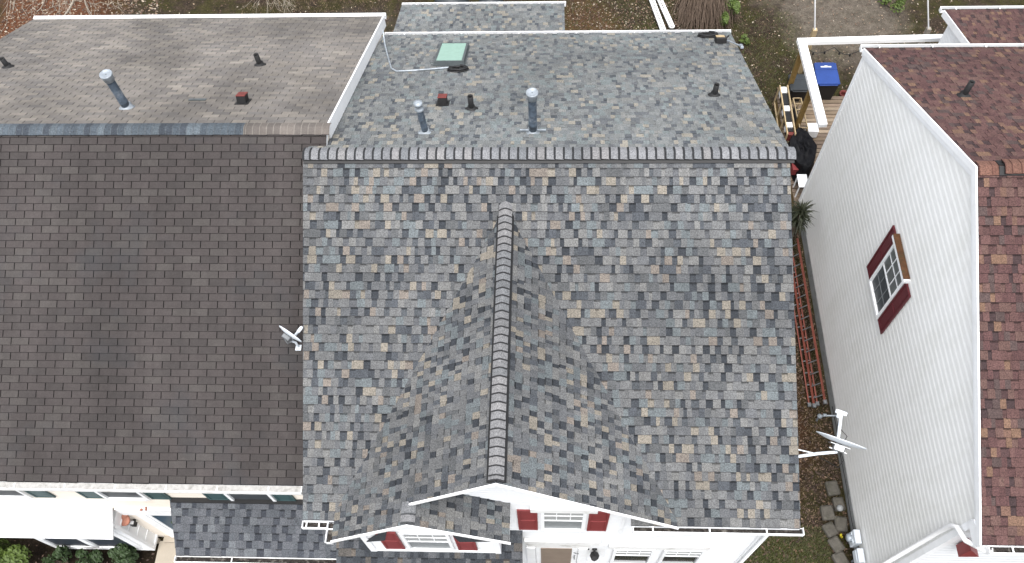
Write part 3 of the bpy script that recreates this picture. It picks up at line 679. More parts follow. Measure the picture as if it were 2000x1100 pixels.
# left porch roof (blue grey)
pl = [(-3.04, -5.9, 2.9), (.17, -5.9, 2.9), (.17, -4.9, 3.42), (-3.2, -4.9, 3.42)]
mb = MB(); courses(mb, pl, (0, 1, .52), .1535, lam(PB, PBD, .09, .15, .8, .005, .013, .10, .15), seed=51, band=BAND); mb.build('porch_roof', 'roof_blue', HL); roof_slab(HL, pl, .12)
m = MB(); m.b2((-3.15, -4.99, 3.41), (.15, -4.9, 3.455)); m.build('flashing', 'black', HL)
gutter(HL, (-3.06, -5.9, 2.85), (.19, -5.9, 2.85), OUT, mat='white_dirty', debris=True, hang=2)
for px in (-2.9, .0): m = MB(); m.b2((px-.06, -5.86, 0), (px+.06, -5.74, 2.75)); m.build('porch_post', 'white', HL)
# white bay with hipped roof
A = V3((-12, -4.89, 3.15)); B = V3((-5.63, -4.89, 3.16)); C = V3((-4.72, -4.89, 2.63)); D_ = V3((-4.70, -5.46, 2.32)); E_ = V3((-12, -5.46, 2.32))
m = MB(); t = V3((0, 0, -.06)); m.prism([A, B, D_, E_], t); m.prism([B, C, D_], t*.98); m.build('bay_roof', 'white_metal', HL)
m = MB(); m.beam(B+V3((0, 0, .008)), D_+V3((0, 0, .008)), .03, .014); mm = (B+D_)/2; m.beam(mm+V3((.02, .04, .006)), (C+D_)/2+V3((0, 0, .006)), .02, .012)
for x in (-6.2, -7.4, -8.6): m.box((x, -5.47, 2.27), (.03, .04, .14))
m.beam(E_+V3((0, 0, -.03)), D_+V3((0, 0, -.03)), .03, .05); m.build('roof_seams', 'white', HL)
m = MB(); m.b2((-7.0, -5.2, .22), (-4.76, -4.89, 2.3)); m.b2((-7.03, -5.24, .16), (-4.73, -4.89, .24)); 
for z in (.7, 1.15, 1.6, 2.0): m.b2((-4.76, -5.16, z), (-4.745, -4.9, z+.02))
for x in (-6.98, -6.02, -5.0): m.b2((x-.07, -5.235, .24), (x+.07, -5.2, 2.28))
m.b2((-7, -5.233, .24), (-4.8, -5.2, .34)); m.b2((-4.80, -5.235, .24), (-4.72, -5.16, 2.28)); bay = m.build('bay_window', 'white', HL)
for x0, x1 in ((-6.9, -6.1), (-5.93, -5.08)):
    for z0, z1 in ((.36, 1.28), (1.33, 2.2)): m = MB(); m.b2((x0, -5.21, z0), (x1, -5.203, z1)); m.build('pane', 'glass_tint', bay)
m = MB(); m.b2((-12, -4.93, .25), (-7.1, -4.9, 2.6)); m.build('porch_shade_panel', 'glass_screen', HL)  # dark panel whose colour stands in for shadow under the roof past the bay
# entrance
m = MB(); m.b2((-4.66, -4.945, 2.18), (-3.1, -4.895, 2.62)); m.b2((-4.42, -4.935, 0.02), (-4.2, -4.895, 2.18)); m.b2((-4.2, -4.925, .02), (-4.12, -4.895, 2.18)); m.b2((-3.2, -4.93, .02), (-3.05, -4.895, 2.18)); m.build('door_frame', 'white', HL)
d = MB(); d.b2((-4.12, -4.91, .06), (-3.2, -4.897, 2.18)); door = d.build('door', 'door_blue', HL)
d = MB(); d.lathe((-3.95, -4.93, 1.05), (0, -1, 0), [(0, .02), (.04, .015), (.05, .035), (.08, .03)], 10); d.build('handle', 'alu', door)
m = MB(); m.lathe((-3.68, -4.915, 1.55), (0, -1, 0), [(0, .17), (.03, .2), (.06, .16)], 14); m.build('wreath', 'leafy', HL)
m = MB(); m.b2((-4.6, -5.04, -.0), (-3.0, -4.897, .14)); m.build('doorstep', 'walk', HL)

# ============================================================ RIGHT HOUSE
HR = empty('red_brown_shingled_house', (15, 0, 0), label='right house with red brown shingles and tall white gable wall', cat='house')
XG = 11.128; YP, ZP = -.775, 8.68; sR = .515; RYF, RYB = -6.11, 4.48
def ZRf(y): return ZP-.524*(YP-y)
def ZRb(y): return ZP-sR*(y-YP)
XE = 22
rf = [(XG, RYF, ZRf(RYF)), (XE, RYF, ZRf(RYF)), (XE, YP, ZP), (XG, YP, ZP)]; rb = [(XE, RYB, ZRb(RYB)), (XG, RYB, ZRb(RYB)), (XG, YP, ZP), (XE, YP, ZP)]
er = (.03, .018, .018)
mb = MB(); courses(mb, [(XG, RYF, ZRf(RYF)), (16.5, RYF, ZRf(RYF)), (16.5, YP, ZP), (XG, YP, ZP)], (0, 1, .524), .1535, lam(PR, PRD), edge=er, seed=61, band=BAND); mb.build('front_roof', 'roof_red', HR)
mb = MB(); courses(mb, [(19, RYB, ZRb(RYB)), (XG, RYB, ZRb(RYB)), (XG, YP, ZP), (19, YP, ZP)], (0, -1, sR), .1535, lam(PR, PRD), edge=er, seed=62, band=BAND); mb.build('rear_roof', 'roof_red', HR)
roof_slab(HR, [(XG-.02, RYF, ZRf(RYF)), (16.5, RYF, ZRf(RYF)), (16.5, YP, ZP), (XG-.02, YP, ZP)], .2); roof_slab(HR, [(19, RYB, ZRb(RYB)), (XG-.02, RYB, ZRb(RYB)), (XG-.02, YP, ZP), (19, YP, ZP)], .2)
XWL = XG+.03
m = MB(); m.prism([(XWL+.02, -5.72, 0), (XWL+.02, -5.72, 5.8), (XWL+.02, YP, ZP-.1), (XWL+.02, RYB-.05, 5.8), (XWL+.02, RYB-.05, 0)], (8, 0, 0)); m.build('wall', 'siding_old', HR)
m = MB(); siding(m, [(XWL, RYB-.05, .36), (XWL, -5.75, .36), (XWL, -5.75, ZRf(-5.75)-.1), (XWL, YP, ZP-.1), (XWL, RYB-.05, ZRb(RYB-.05)-.1)], .168, .014, face=(-1, 0, 0)); 
# corners must face -X
m.build('gable_siding', 'siding_old', HR)
m = MB(); m.b2((XWL-.02, -5.8, -.01), (XWL+.06, RYB-.02, .36)); m.build('foundation', 'concrete', HR)
def rake(y0, z0, y1, z1, hgt, xo, nm, mt='white', tk=.025):
    m = MB(); m.prism([(xo, y0, z0), (xo, y1, z1), (xo, y1, z1-hgt), (xo, y0, z0-hgt)], (-tk, 0, 0)); return m.build(nm, mt, HR)
rake(RYF, ZRf(RYF)+.01, YP, ZP+.01, .14, XG-.01, 'barge_board'); rake(YP, ZP+.01, RYB, ZRb(RYB)+.01, .14, XG-.01, 'barge_board')
rake(-5.75, ZRf(-5.75)-.12, YP, ZP-.12, .13, XG+.03, 'frieze_board', tk=.035); rake(YP, ZP-.12, RYB-.05, ZRb(RYB-.05)-.12, .13, XG+.03, 'frieze_board', tk=.035)
m = MB(); m.b2((XWL-.03, RYB-.14, .27), (XWL+.05, RYB-.03, ZRb(RYB)-.12)); m.build('corner_trim', 'white', HR)
m = MB(); m.b2((XWL-.03, -5.78, .27), (XWL+.1, -5.66, 5.75)); m.build('corner_trim', 'white', HR)
m = MB(); siding(m, [(XWL, -5.76, .3), (18, -5.76, .3), (18, -5.76, 5.85), (XWL, -5.76, 5.85)], .2, .015); m.build('front_siding', 'siding', HR)
m = MB(); m.b2((XG-.03, RYF+.02, ZRf(RYF)-.22), (XG+.04, -5.7, ZRf(RYF)-.0)); m.build('eave_return', 'white', HR)
n1, n2 = V3((0, -1, -.524)).normalized(), V3((0, 1, -sR)).normalized()
PCR = [(5, S(138, 100, 88)), (4, S(132, 95, 85)), (3, S(142, 105, 92))]
v = MB()
for nn in (n1, n2): v.box(V3((15.3, YP, ZP+.018))+nn*.08, (7.7, .15, .05), (V3((1, 0, 0)), nn, V3((1, 0, 0)).cross(nn)))
v.build('ridge_vent', 'black', HR)
mb = MB(); ridge_caps(mb, (19, YP, ZP+.02), (XG+.40, YP, ZP+.02), n1, n2, .16, .15, PCR, rc2, .04, .010, er, S(112, 78, 70), lw=.012)
ridge_caps(mb, (XG+.44, YP, ZP), (XG+.01, YP, ZP), n1, n2, .16, .2, PCR, rc2, .012, .006, er, S(112, 78, 70), lw=.012); mb.build('ridge_cap', 'roof_red', HR)
gutter(HR, (XG+.1, RYF-.0, ZRf(RYF)-.06), (16.5, RYF-.0, ZRf(RYF)-.06), OUT, mat='white_metal', hang=.9)
gutter(HR, (XG-.08, RYB, ZRb(RYB)-.05), (19, RYB, ZRb(RYB)-.05), (0, 1, 0), wd=.1, hang=1.1)
# downspout: from the front gutter back to the corner and down
Zg = ZRf(RYF)-.06
m = MB(); m.tube([(XG+.2, RYF-.06, Zg-.02), (XG+.14, RYF-.05, Zg-.12), (XG-.06, -5.95, Zg-.32), (XG-.07, -5.70, Zg-.48), (XG-.07, -5.62, Zg-.7), (XG-.07, -5.6, Zg-1.2), (XG-.07, -5.6, .15), (XG-.3, -5.6, .08)], .045, 8); m.build('downspout', 'white_metal', HR)
b = hit(1882, 187, (0, sR, 1), ZP+sR*YP); NR = V3((0, sR, 1)).normalized(); boot(HR, b, b+V3((0, 0, up_from(b, 1893, 160))), None, NR)
# gable window
YV = V3((0, -1, 0)); OX = V3((-1, 0, 0)); XWW = XWL-.015
wy, wz_, ww, wh_ = -.57, 4.62, .86, 1.56
window(HR, (XWW, wy, wz_), YV, wh_, ww, (3, 2), OX, top='glass_pale', bottom='glass_screen', lower_grid=False, fw=.06)
shutter(HR, (XWW, wy+ww/2+.21, wz_), YV, .33, 1.62, 'maroon', OX); shutter(HR, (XWW, wy-ww/2-.22, wz_), YV, .33, 1.62, 'maroon', OX)
m = MB()
for i in (1, 2): m.b2((XWW-.022, wy-ww/2+ww*i/3-.008, wz_-wh_/2+.03), (XWW-.016, wy-ww/2+ww*i/3+.008, wz_-.03))
m.b2((XWW-.023, wy-ww/2+.03, wz_-wh_/4-.008), (XWW-.017, wy+ww/2-.03, wz_-wh_/4+.008)); m.build('window_grille', 'blind_pale', HR)
m = MB(); m.b2((XWW-.12, wy-ww/2-.1, wz_+wh_/2+.04), (XWW, wy+ww/2+.1, wz_+wh_/2+.13)); hd = m.build('window_head', 'white', HR)
m = MB(); m.b2((XWW-.125, wy-ww/2-.06, wz_+wh_/2+.132), (XWW, wy+ww/2+.1, wz_+wh_/2+.15)); m.build('moss', 'moss', hd)
m = MB(); m.prism([hY(a_, b_, -6.0) for a_, b_ in ((1872, 1088), (1912, 1088), (1897, 1075))], (0, .2, 0)); m.build('shutter', 'red', HR)
# rear addition
YA = 8.2; za = lambda y: 3.57+.32*(YA-y)
ad = [(19, YA, za(YA)), (14.6, YA, za(YA)), (14.6, RYB, za(RYB)), (19, RYB, za(RYB))]
mb = MB(); courses(mb, ad, (0, -1, .32), .1535, lam(PR, PRD), edge=er, seed=63, band=BAND); mb.build('rear_lower_roof', 'roof_red', HR); roof_slab(HR, [(q[0]-(.02 if q[0] < 15 else 0), q[1], q[2]) for q in ad], .2)
m = MB(); siding(m, [(14.66, 7.8, .1), (14.66, RYB, .1), (14.66, RYB, za(RYB)-.15), (14.66, 7.8, za(7.8)-.15)], .115, .012, face=(-1, 0, 0)); m.build('rear_siding', 'siding', HR)
m = MB(); m.prism([(14.68, 7.8, 0), (14.68, RYB, 0), (14.68, RYB, za(RYB)-.2), (14.68, 7.8, za(7.8)-.2)], (4, 0, 0)); m.build('rear_wall', 'siding', HR)
gutter(HR, (14.5, YA, za(YA)-.05), (19, YA, za(YA)-.05), (0, 1, 0), wd=.11, hang=1)

# ============================================================ THINGS ON THE ROOFS
def torus_coil(name, c, nrm, R0, r, turns, mat, rr, flat=.7, **tags):
    c = V3(c); n = V3(nrm); a = n.cross(V3((1, 0, 0))).normalized(); b = n.cross(a); m = MB()
    pts = []; N_ = turns*26
    for i in range(N_):
        t_ = i/26*2*math.pi; q = R0*(1-.35*(i/N_))+rr.uniform(-.01, .01)
        pts.append(c+a*math.cos(t_)*q*flat+b*math.sin(t_)*q+n*(r+(i % 52)/52*r*4))
    m.tube(pts, r, 5); return m.build(name, mat, origin=c, **tags)
cc = MR(895, 138)
torus_coil('cable_coil', cc, Nr, .23, .016, 6, 'black', random.Random(3), label='small dark cable coil below the green skylight', cat='cable')
cc2 = MR(1383, 72)
torus_coil('cable_coil', cc2, Nr, .24, .018, 6, 'black', random.Random(4), label='black cable coil at the rear gutter near the roof corner', cat='cable')
# grey conduit / cord from the gutter to the coil
p = [hz(748, 60, 5.3), MR(752, 90), MR(760, 120), MR(765, 137), MR(775, 142), MR(800, 141), MR(840, 138), MR(885, 134)]
p = [p[0]]+[q+Nr*.03 for q in p[1:]]
m = MB(); m.tube(p, .022, 7); m.build('conduit', 'galv_light', origin=p[-1], label='thin grey pipe bent across the roof from gutter to coil', cat='pipe')
# antenna with box
b = MR(1407, 84); e = MR(1447, 99)
an = empty('roof_antenna', b, label='small black box with pale arm lying at the rear roof corner', cat='antenna')
m = MB(); m.box(b+Nr*.08, (.26, .2, .15), (Ur, Vr, Nr), bev=.02); m.tube([b+Nr*.1+Ur*.1, b+Nr*.14+Ur*.2+Vr*-.1], .02, 6); m.build('box', 'black', an)
m = MB(); m.box(b+Nr*.16+Ur*-.02, (.2, .13, .012), (Ur, Vr, Nr)); m.build('lid', 'pale_wood', an)
m = MB(); m.tube([b+Nr*.08+Ur*.1, e+Nr*.1], .018, 6); m.box(e+Nr*.1, (.07, .2, .06), (Ur, Vr, Nr), bev=.01); m.build('arm', 'galv_light', an)
# satellite dishes
def dish(root, c, n, rw, rh, mat='dish', depth=.06, upref=V3((0, 0, 1))):
    n = V3(n).normalized(); sx = upref.cross(n).normalized(); up = n.cross(sx); m = MB(); K = 28; rings = []
    prof = [(0, 0), (.35, .12), (.7, .5), (1, 1), (1.02, 1.0)]
    P = []; F = []
    for side, off in ((1, 0), (-1, -.012)):
        base = len(P); P.append(V3(c)+n*(off)-n*depth*0)
        for fr_, d_ in prof[1:]:
            for k in range(K):
                a = 2*math.pi*k/K; P.append(V3(c)+sx*math.cos(a)*rw*fr_+up*math.sin(a)*rh*fr_+n*(depth*fr_*fr_+off))
        for k in range(K): F.append((base, base+1+k, base+1+(k+1) % K) if side > 0 else (base, base+1+(k+1) % K, base+1+k))
        for r_ in range(3):
            for k in range(K):
                a1, a2 = base+1+r_*K+k, base+1+r_*K+(k+1) % K; F.append((a1, a1+K, a2+K, a2) if side > 0 else (a1, a2, a2+K, a1+K))
    o1 = 1+3*K; o2 = 1+4*K+1+3*K
    for k in range(K): F.append((o1+k, o2+k, o2+(k+1) % K, o1+(k+1) % K))
    m.faces(P, F, smooth=True); m.build('reflector', mat, root); return sx, up
for o_ in range(1): pass
c = hz(1641, 866, 5.35)
n = V3((.36*math.cos(.37), .93*math.cos(.37), math.sin(.37))).normalized()
wallpt = V3((XW1+.02, hz(1562, 897, 5.25).y, 5.25)); elbow = hz(1598, 886, 5.3); 
D1 = empty('satellite_dish', wallpt, label='larger pale satellite dish on a wall arm beyond the right roof edge', cat='satellite dish')
sx, up = dish(D1, c, n, .43, .33)
m = MB(); m.tube([wallpt, elbow, c-n*.16-up*.05], .028, 8); m.tube([V3((XW1, hz(1562, 868, 5.3).y, 5.25)), elbow+V3((-.06, 0, .0))], .012, 6); m.build('mast', 'dish', D1)
m = MB(); bx = c-n*.09-up*.03; m.box(bx, (.2, .12, .2), (sx, n, up), bev=.015); m.box(bx-sx*.0-n*.04, (.3, .02, .1), (sx, n, up)); m.box(bx+n*.05, (.34, .015, .26), (sx, n, up)); m.build('bracket', 'alu', D1)
lnb = hz(1643, 806, 5.45); arm0 = c-up*.3+n*.03
m = MB(); m.beam(bx-up*.12, lnb, .045, .05); m.box(lnb, (.2, .07, .06), (sx, n, up), bev=.015); m.lathe(lnb+sx*.03, -n+up*.1, [(0, .03), (.1, .032), (.11, .02)], 10); m.build('feed_arm', 'dish', D1)
m = MB(); m.tube([lnb-n*.08, lnb-n*.2+V3((.03, 0, -.12)), c+n*.2+V3((.12, 0, -.2)), c+V3((.12, .05, -.4)), c+V3((.18, -.15, -.5)), c+V3((.05, -.3, -.45)), elbow+V3((0, 0, -.1))], .007, 5); m.build('cable', 'black', D1)
c = hz(565, 655, 6.7); n = V3((.55*math.cos(.12), .83*math.cos(.12), math.sin(.12))).normalized()
base = V3((hz(575, 676, 6.45).x, -3.05, ZLf(-3.05)))
base = V3((c.x+.06, c.y-.03, ZLf(c.y-.03)))
D2 = empty('satellite_dish', base, label='smaller pale satellite dish at the seam of the dark brown roof', cat='satellite dish')
sx, up = dish(D2, c, n, .25, .17, depth=.035)
m = MB(); m.tube([base, base+V3((0, -.0, .22)), c-n*.08], .022, 8); m.box(base+V3((0, 0, .02)), (.1, .12, .02)); m.build('mast', 'dish', D2)
m = MB(); m.box(c-n*.06, (.16, .08, .14), (sx, n, up), bev=.012); m.tube([c-n*.08-sx*.1, c-n*.12-sx*.02-up*.12, c-n*.08+sx*.12-up*.1], .014, 6); m.build('bracket', 'alu', D2)
l2 = hz(588, 641, 6.75)
m = MB(); m.beam(c-up*.16-n*.03, l2, .03, .03); m.lathe(l2, -n, [(-.03, .02), (0, .032), (.08, .032), (.09, .02)], 10); m.build('feed_arm', 'dish', D2)

# ============================================================ SIDE YARD
def ladder(root_pt, p0, p1, wd, side, lab, rung_n, rail=.035, lean=V3((0, 0, 0))):
    p0, p1 = V3(p0), V3(p1); r = empty('ladder', p0, label=lab, cat='ladder'); s_ = V3(side)
    for k in (-1, 1): m = MB(); m.beam(p0+s_*(k*wd/2), p1+s_*(k*wd/2), .03, .06, up=s_.cross(p1-p0)); m.build('rail', 'ladder', r)
    for i in range(rung_n):
        q = p0.lerp(p1, (i+.5)/rung_n); m = MB(); m.tube([q-s_*(wd/2-.01), q+s_*(wd/2-.01)], .016, 6); m.build('rung', 'alu', r)
    for k in (-1, 1): m = MB(); m.box(p0+s_*(k*wd/2)+V3((0, -.04, 0)), (.08, .1, .05)); m.build('foot', 'alu', r)
    return r
sdv = V3((.75, 0, -.66)).normalized()
ladder(0, (10.80, -1.5, .3), (10.78, 3.1, .3), .31, V3((.62, 0, .78)).normalized(), 'orange ladder lying on its side against the white gable wall', 15)
ladder(0, (10.70, -1.45, .14), (10.68, 3.0, .14), .19, V3((.9, 0, .43)).normalized(), 'second orange ladder on the ground away from the wall', 14)
# stepping stones
rs = random.Random(12)
gp = 'rough blocks along the foundation'
labs = ['topmost mossy block of the row beside the white wall', 'mossy block with a pale stone on it beside the wall', 'tilted block left of the pale stone', 'block touching the foundation above the meters',
        'broad tilted block left of the meter', 'long block next to the yellow flower', 'lowest block at the photo edge beside the meter']
for i, (x, y, a_, lb) in enumerate(zip((1627, 1639, 1617, 1643, 1622, 1634, 1642), (953, 984, 1001, 1023, 1034, 1063, 1092), (.15, .1, .1, -.1, .45, .5, .4), labs)):
    q = hz(x, y, .1); ca, sa = math.cos(a_), math.sin(a_); m = MB(); X_ = V3((ca, sa, rs.uniform(-.12, .12))).normalized(); Y_ = V3((0, 0, 1)).cross(X_).normalized(); Z_ = X_.cross(Y_)
    m.box(q-V3((0, 0, .04)), (rs.uniform(.25, .3), rs.uniform(.29, .35), .16), (X_, Y_, Z_), bev=.04); m.build('foundation_block', 'stone', origin=(q.x, q.y, 0), label=lb, cat='stone block', group=gp)
q = hz(1641, 992, .22); m = MB(); m.lathe(q-V3((0, 0, .06)), (0, 0, 1), [(0, .05), (.04, .08), (.09, .06), (.11, .02)], 8); m.build('small_rock', 'concrete', origin=q-V3((0, 0, .06)), label='small pale rock on a mossy block', cat='rock')
# meters
def meterbox(nm, x, y, sz, lab, cyl=True):
    q = hX(x, y, XG-.02); r = empty(nm, (q.x, q.y, q.z), label=lab, cat='meter')
    m = MB(); m.box(q+V3((-.07, 0, 0)), (.14, sz[0], sz[1]), bev=.012); m.box(q+V3((-.145, 0, .05)), (.012, sz[0]*.8, .02)); m.build('box', 'dish', r)
    if cyl: m = MB(); m.lathe(q+V3((-.14, .02, -.02)), (-1, 0, 0), [(0, .09), (.03, .095), (.09, .085), (.11, .05), (.115, .01)], 16); m.build('dial', 'galv_light', r)
    m = MB(); m.tube([q+V3((-.07, 0, -sz[1]/2)), (q.x-.07, q.y, .05)], .025, 6); m.build('conduit', 'galv_light', r)
q = hX(1672, 1060, XG); meterbox('electric_meter', 1676, 1052, (.3, .42), 'pale grey utility meter with round dial on the white wall')
meterbox('utility_box', 1684, 1088, (.3, .34), 'plain pale utility box below the round meter', False)
# gas valve
q = hz(1602, 812, .35); m = MB(); m.tube([(q.x, q.y, 0), (q.x, q.y, .32), (q.x+.2, q.y, .36), (XG, q.y, .36)], .022, 8); m.lathe((q.x, q.y, .3), (0, 0, 1), [(-.03, .03), (0, .06), (.03, .06), (.06, .03)], 12); m.box((q.x+.1, q.y, .38), (.09, .07, .07), bev=.015)
m.build('gas_regulator', 'galv_light', origin=(q.x, q.y, 0), label='grey gas regulator at the foot of the orange ladders', cat='gas meter')
m = MB(); pc = [(XG-.03, y, .3+.02*math.sin(y*5)) for y in [-1.6-.25*i for i in range(13)]]; m.tube(pc, .008, 5); m.build('wall_cable', 'black', origin=pc[0], label='thin dark cable along the foundation of the white wall', cat='cable')
# spiky plant
q = V3((10.95, 3.1, 0)); pl_ = empty('yucca', q, label='spiky green plant in the gap beside the white wall', cat='plant'); rp = random.Random(5); m = MB()
for i in range(320):
    a = rp.uniform(0, 6.28); el = rp.uniform(-.25, 1.45); L_ = rp.uniform(.28, .5); h0 = rp.uniform(1.15, 1.75)
    d = V3((math.cos(a)*math.cos(el), math.sin(a)*math.cos(el), math.sin(el))); s_ = V3((-math.sin(a), math.cos(a), 0))*.012; o_ = q+V3((-.3, 0, h0)); md = o_+d*L_*.6; tp = o_+d*L_-V3((0, 0, .12))
    m.poly([o_-s_, o_+s_, md+s_, md-s_]); m.poly([md-s_, md+s_, tp])
m.build('blades', 'needle', pl_); m = MB(); m.tube([q+V3((-.25, 0, 0)), q+V3((-.3, 0, .8)), q+V3((-.3, 0, 1.6))], [.08, .06, .05], 7); m.build('trunk', 'bark', pl_)

# ============================================================ BACK DECK AREA
dk_ = empty('deck', (12.5, 6, 0), label='weathered plank deck behind the white wall', cat='deck'); m = MB(); rd = random.Random(8); y = 4.0
while y < 8.15:
    k = rd.uniform(.7, 1.25); m.b2((11.0, y, .24), (14.5, y+.118, .28+rd.uniform(-.003, .003)), col=tuple(q*k for q in rd.choice([(.19, .14, .095), (.15, .11, .08), (.23, .18, .13)]))); y += .14
m.build('planks', 'deck', dk_)
m = MB(); m.b2((11.02, 4.0, .0), (14.5, 4.05, .235)); m.b2((11.02, 8.08, 0), (14.5, 8.13, .235)); m.b2((11.02, 4.05, .0), (11.07, 8.08, .235)); m.build('rim_joist', 'wood', dk_)
zpg = 2.3
pg = empty('pergola', (11.3, 8.3, .28), label='white pergola beams on brown wooden posts above the deck', cat='pergola')
A_, B_, C_ = hz(1567, 88, zpg), hz(1607, 246, zpg), hz(1842, 77, zpg)
m = MB(); m.beam(A_, B_, .22, .12); m.build('beam', 'white_metal', pg); m = MB(); m.beam(A_+V3((-.12, .12, .001)), C_+V3((0, .06, .0)), .16, .12); m.build('beam', 'white_metal', pg)
pb = hz(1542, 190, .3); m = MB(); m.b2((A_.x-.02, A_.y-.1, .28), (A_.x+.1, A_.y+.02, zpg-.07)); m.build('post', 'wood', pg)
pt = A_.lerp(B_, .52); m = MB(); m.b2((pt.x-.06, pt.y-.06, .28), (pt.x+.06, pt.y+.06, zpg-.07)); m.build('post', 'wood', pg)
for (px, py, tx, ty, lb) in ((1584, 80, 1592, -6, 'thin white pole on a yellow wood post at the left pergola corner'), (1803, 78, 1812, -6, 'thin white pole on a grey wood post behind the right roof')):
    b = hz(px, py, 1.3); r = empty('light_pole', (b.x, b.y, 0), label=lb, cat='pole')
    m = MB(); m.b2((b.x-.06, b.y-.06, 0), (b.x+.06, b.y+.06, 1.75)); m.build('post', 'pale_wood' if px < 1700 else 'bark_pale', r)
    t_ = hz(tx, ty, 3.0); m = MB(); m.tube([(b.x, b.y, 1.7), t_], .022, 6); m.build('pole', 'white_metal', r)
# string lights
m = MB(); s0, s1 = hz(1572, 90, 2.1), hz(1688, 95, 2.3); pts = [s0.lerp(s1, i/16)+V3((0, 0, -.25*math.sin(math.pi*((i/16*2) % 1)))) for i in range(17)]; m.tube(pts, .01, 5)
for i in (3, 6, 10, 13): m.lathe(pts[i]-V3((0, 0, .1)), (0, 0, 1), [(0, .01), (.03, .03), (.07, .025), (.1, .012)], 7)
m.build('string_lights', 'black', origin=pts[0], label='dark string of bulbs hanging under the pergola beam', cat='lights')
def bin_(x0, x1, y0, y1, h, body, lidm, lab, nm='wheeled_bin'):
    r = empty(nm, ((x0+x1)/2, (y0+y1)/2, 0), label=lab, cat='bin'); m = MB(); i = .07
    P = [(x0+i, y0+i, .02), (x1-i, y0+i, .02), (x1-i, y1-i, .02), (x0+i, y1-i, .02), (x0, y0, h-.08), (x1, y0, h-.08), (x1, y1, h-.08), (x0, y1, h-.08)]
    m.faces(P, [(3, 2, 1, 0), (4, 5, 6, 7), (0, 1, 5, 4), (1, 2, 6, 5), (2, 3, 7, 6), (3, 0, 4, 7)]); m.build('body', body, r)
    m = MB(); cx, cy = (x0+x1)/2, (y0+y1)/2; wx, wy_ = x1-x0, y1-y0
    m.box((cx, y0+wy_*.33, h-.03), (wx+.03, wy_*.7, .07), bev=.02); m.box((cx, y0+wy_*.84, h-.015), (wx+.02, wy_*.34, .06), bev=.02); m.tube([(x0+.05, y0-.03, h-.05), (x1-.05, y0-.03, h-.05)], .018, 6)
    m.tube([(x0+.04, y1+.03, h-.03), (x1-.04, y1+.03, h-.03)], .018, 6); ld = m.build('lid', lidm, r)
    for xx in (x0+.03, x1-.03): m = MB(); m.lathe((xx-.025, y1-.03, .12), (1, 0, 0), [(0, .12), (.05, .12)], 14); m.build('wheel', 'black', r)
    return r, ld
q0, q1 = hz(1598, 163, 1.05), hz(1636, 126, 1.05)
r, ld = bin_(q0.x, q0.x+.62, q0.y, q0.y+.78, 1.05, 'black', 'blue', 'blue lidded wheeled bin behind the deck')
m = MB(); cx = q0.x+.31; m.b2((cx-.15, q0.y+.60, 1.066), (cx+.15, q0.y+.64, 1.072)); m.b2((cx-.04, q0.y+.64, 1.066), (cx+.05, q0.y+.66, 1.072)); m.build('marking', 'white', ld)
q0 = hz(1546, 178, .85); bin_(q0.x, q0.x+.66, q0.y+.05, q0.y+.62, .85, 'black', 'grey_plastic', 'low dark grey bin left of the blue one', 'storage_bin')
q = hz(1648, 183, .2); m = MB(); m.lathe((q.x, q.y, 0), (0, 0, 1), [(0, .08), (.18, .12), (.22, .13), (.22, .1), (.15, .09)], 12, capends=False); m.build('flower_pot', 'terra_mark', origin=(q.x, q.y, 0), label='red clay pot at the far deck edge', cat='pot')
# shelf rack with cushions (along the deck's left side)
sh0, sh1 = hz(1530, 168, 1.0), hz(1545, 262, 1.0)
rk = empty('storage_rack', (sh0.x, sh0.y, 0), label='pale wood rack with black and white boxes at the left deck edge', cat='rack'); m = MB()
dv_ = (sh1-sh0).normalized(); sv = V3((dv_.y*-1, dv_.x, 0)); 
for k, o_ in enumerate((-.1, .12)):
    for z in (.3, 1.0): m.beam(sh0+V3((o_, 0, z-1.0)), sh1+V3((o_, 0, z-1.0)), .03, .06)
for t_ in (0, .33, .66, 1): 
    c_ = sh0.lerp(sh1, t_)
    for o_ in (-.1, .12): m.b2((c_.x+o_-.018, c_.y-.018, .28), (c_.x+o_+.018, c_.y+.018, 1.02))
m.build('frame', 'pale_wood', rk)
for i, (t0, t1, mt) in enumerate(((0, .12, 'white'), (.14, .38, 'black'), (.4, .50, 'white'), (.52, .72, 'black'), (.74, .84, 'white'), (.86, .93, 'black'), (.94, 1.0, 'terra_mark'))):
    a_, b_ = sh0.lerp(sh1, t0), sh0.lerp(sh1, t1); m = MB(); m.b2((a_.x-.07, b_.y, .7), (a_.x+.095, a_.y, .97), bev=.01); m.build('bin', mt, rk)
tr = empty('trellis', hz(1550, 195, .3), label='small pale wood ladder frame standing inside the rack edge', cat='trellis'); m = MB(); t0_, t1_ = hz(1549, 192, .8), hz(1562, 250, .8)
for o_ in (0, .22): m.beam(t0_+V3((o_, 0, 0)), t1_+V3((o_, 0, 0)), .025, .04)
for i in range(6): q = t0_.lerp(t1_, i/5); m.beam(q+V3((.02, 0, 0)), q+V3((.2, 0, 0)), .022, .03)
for q in (t0_, t1_): 
    for o_ in (0, .22): m.b2((q.x+o_-.015, q.y-.015, .28), (q.x+o_+.015, q.y+.015, .78))
m.build('frame', 'pale_wood', tr)
m = MB(); q = t0_.lerp(t1_, .5); m.b2((q.x+.03, q.y-.5, .28), (q.x+.12, q.y+.4, .6)); m.build('black_box', 'black', origin=(q.x, q.y, .28), label='narrow black box under the small wood frame', cat='box')
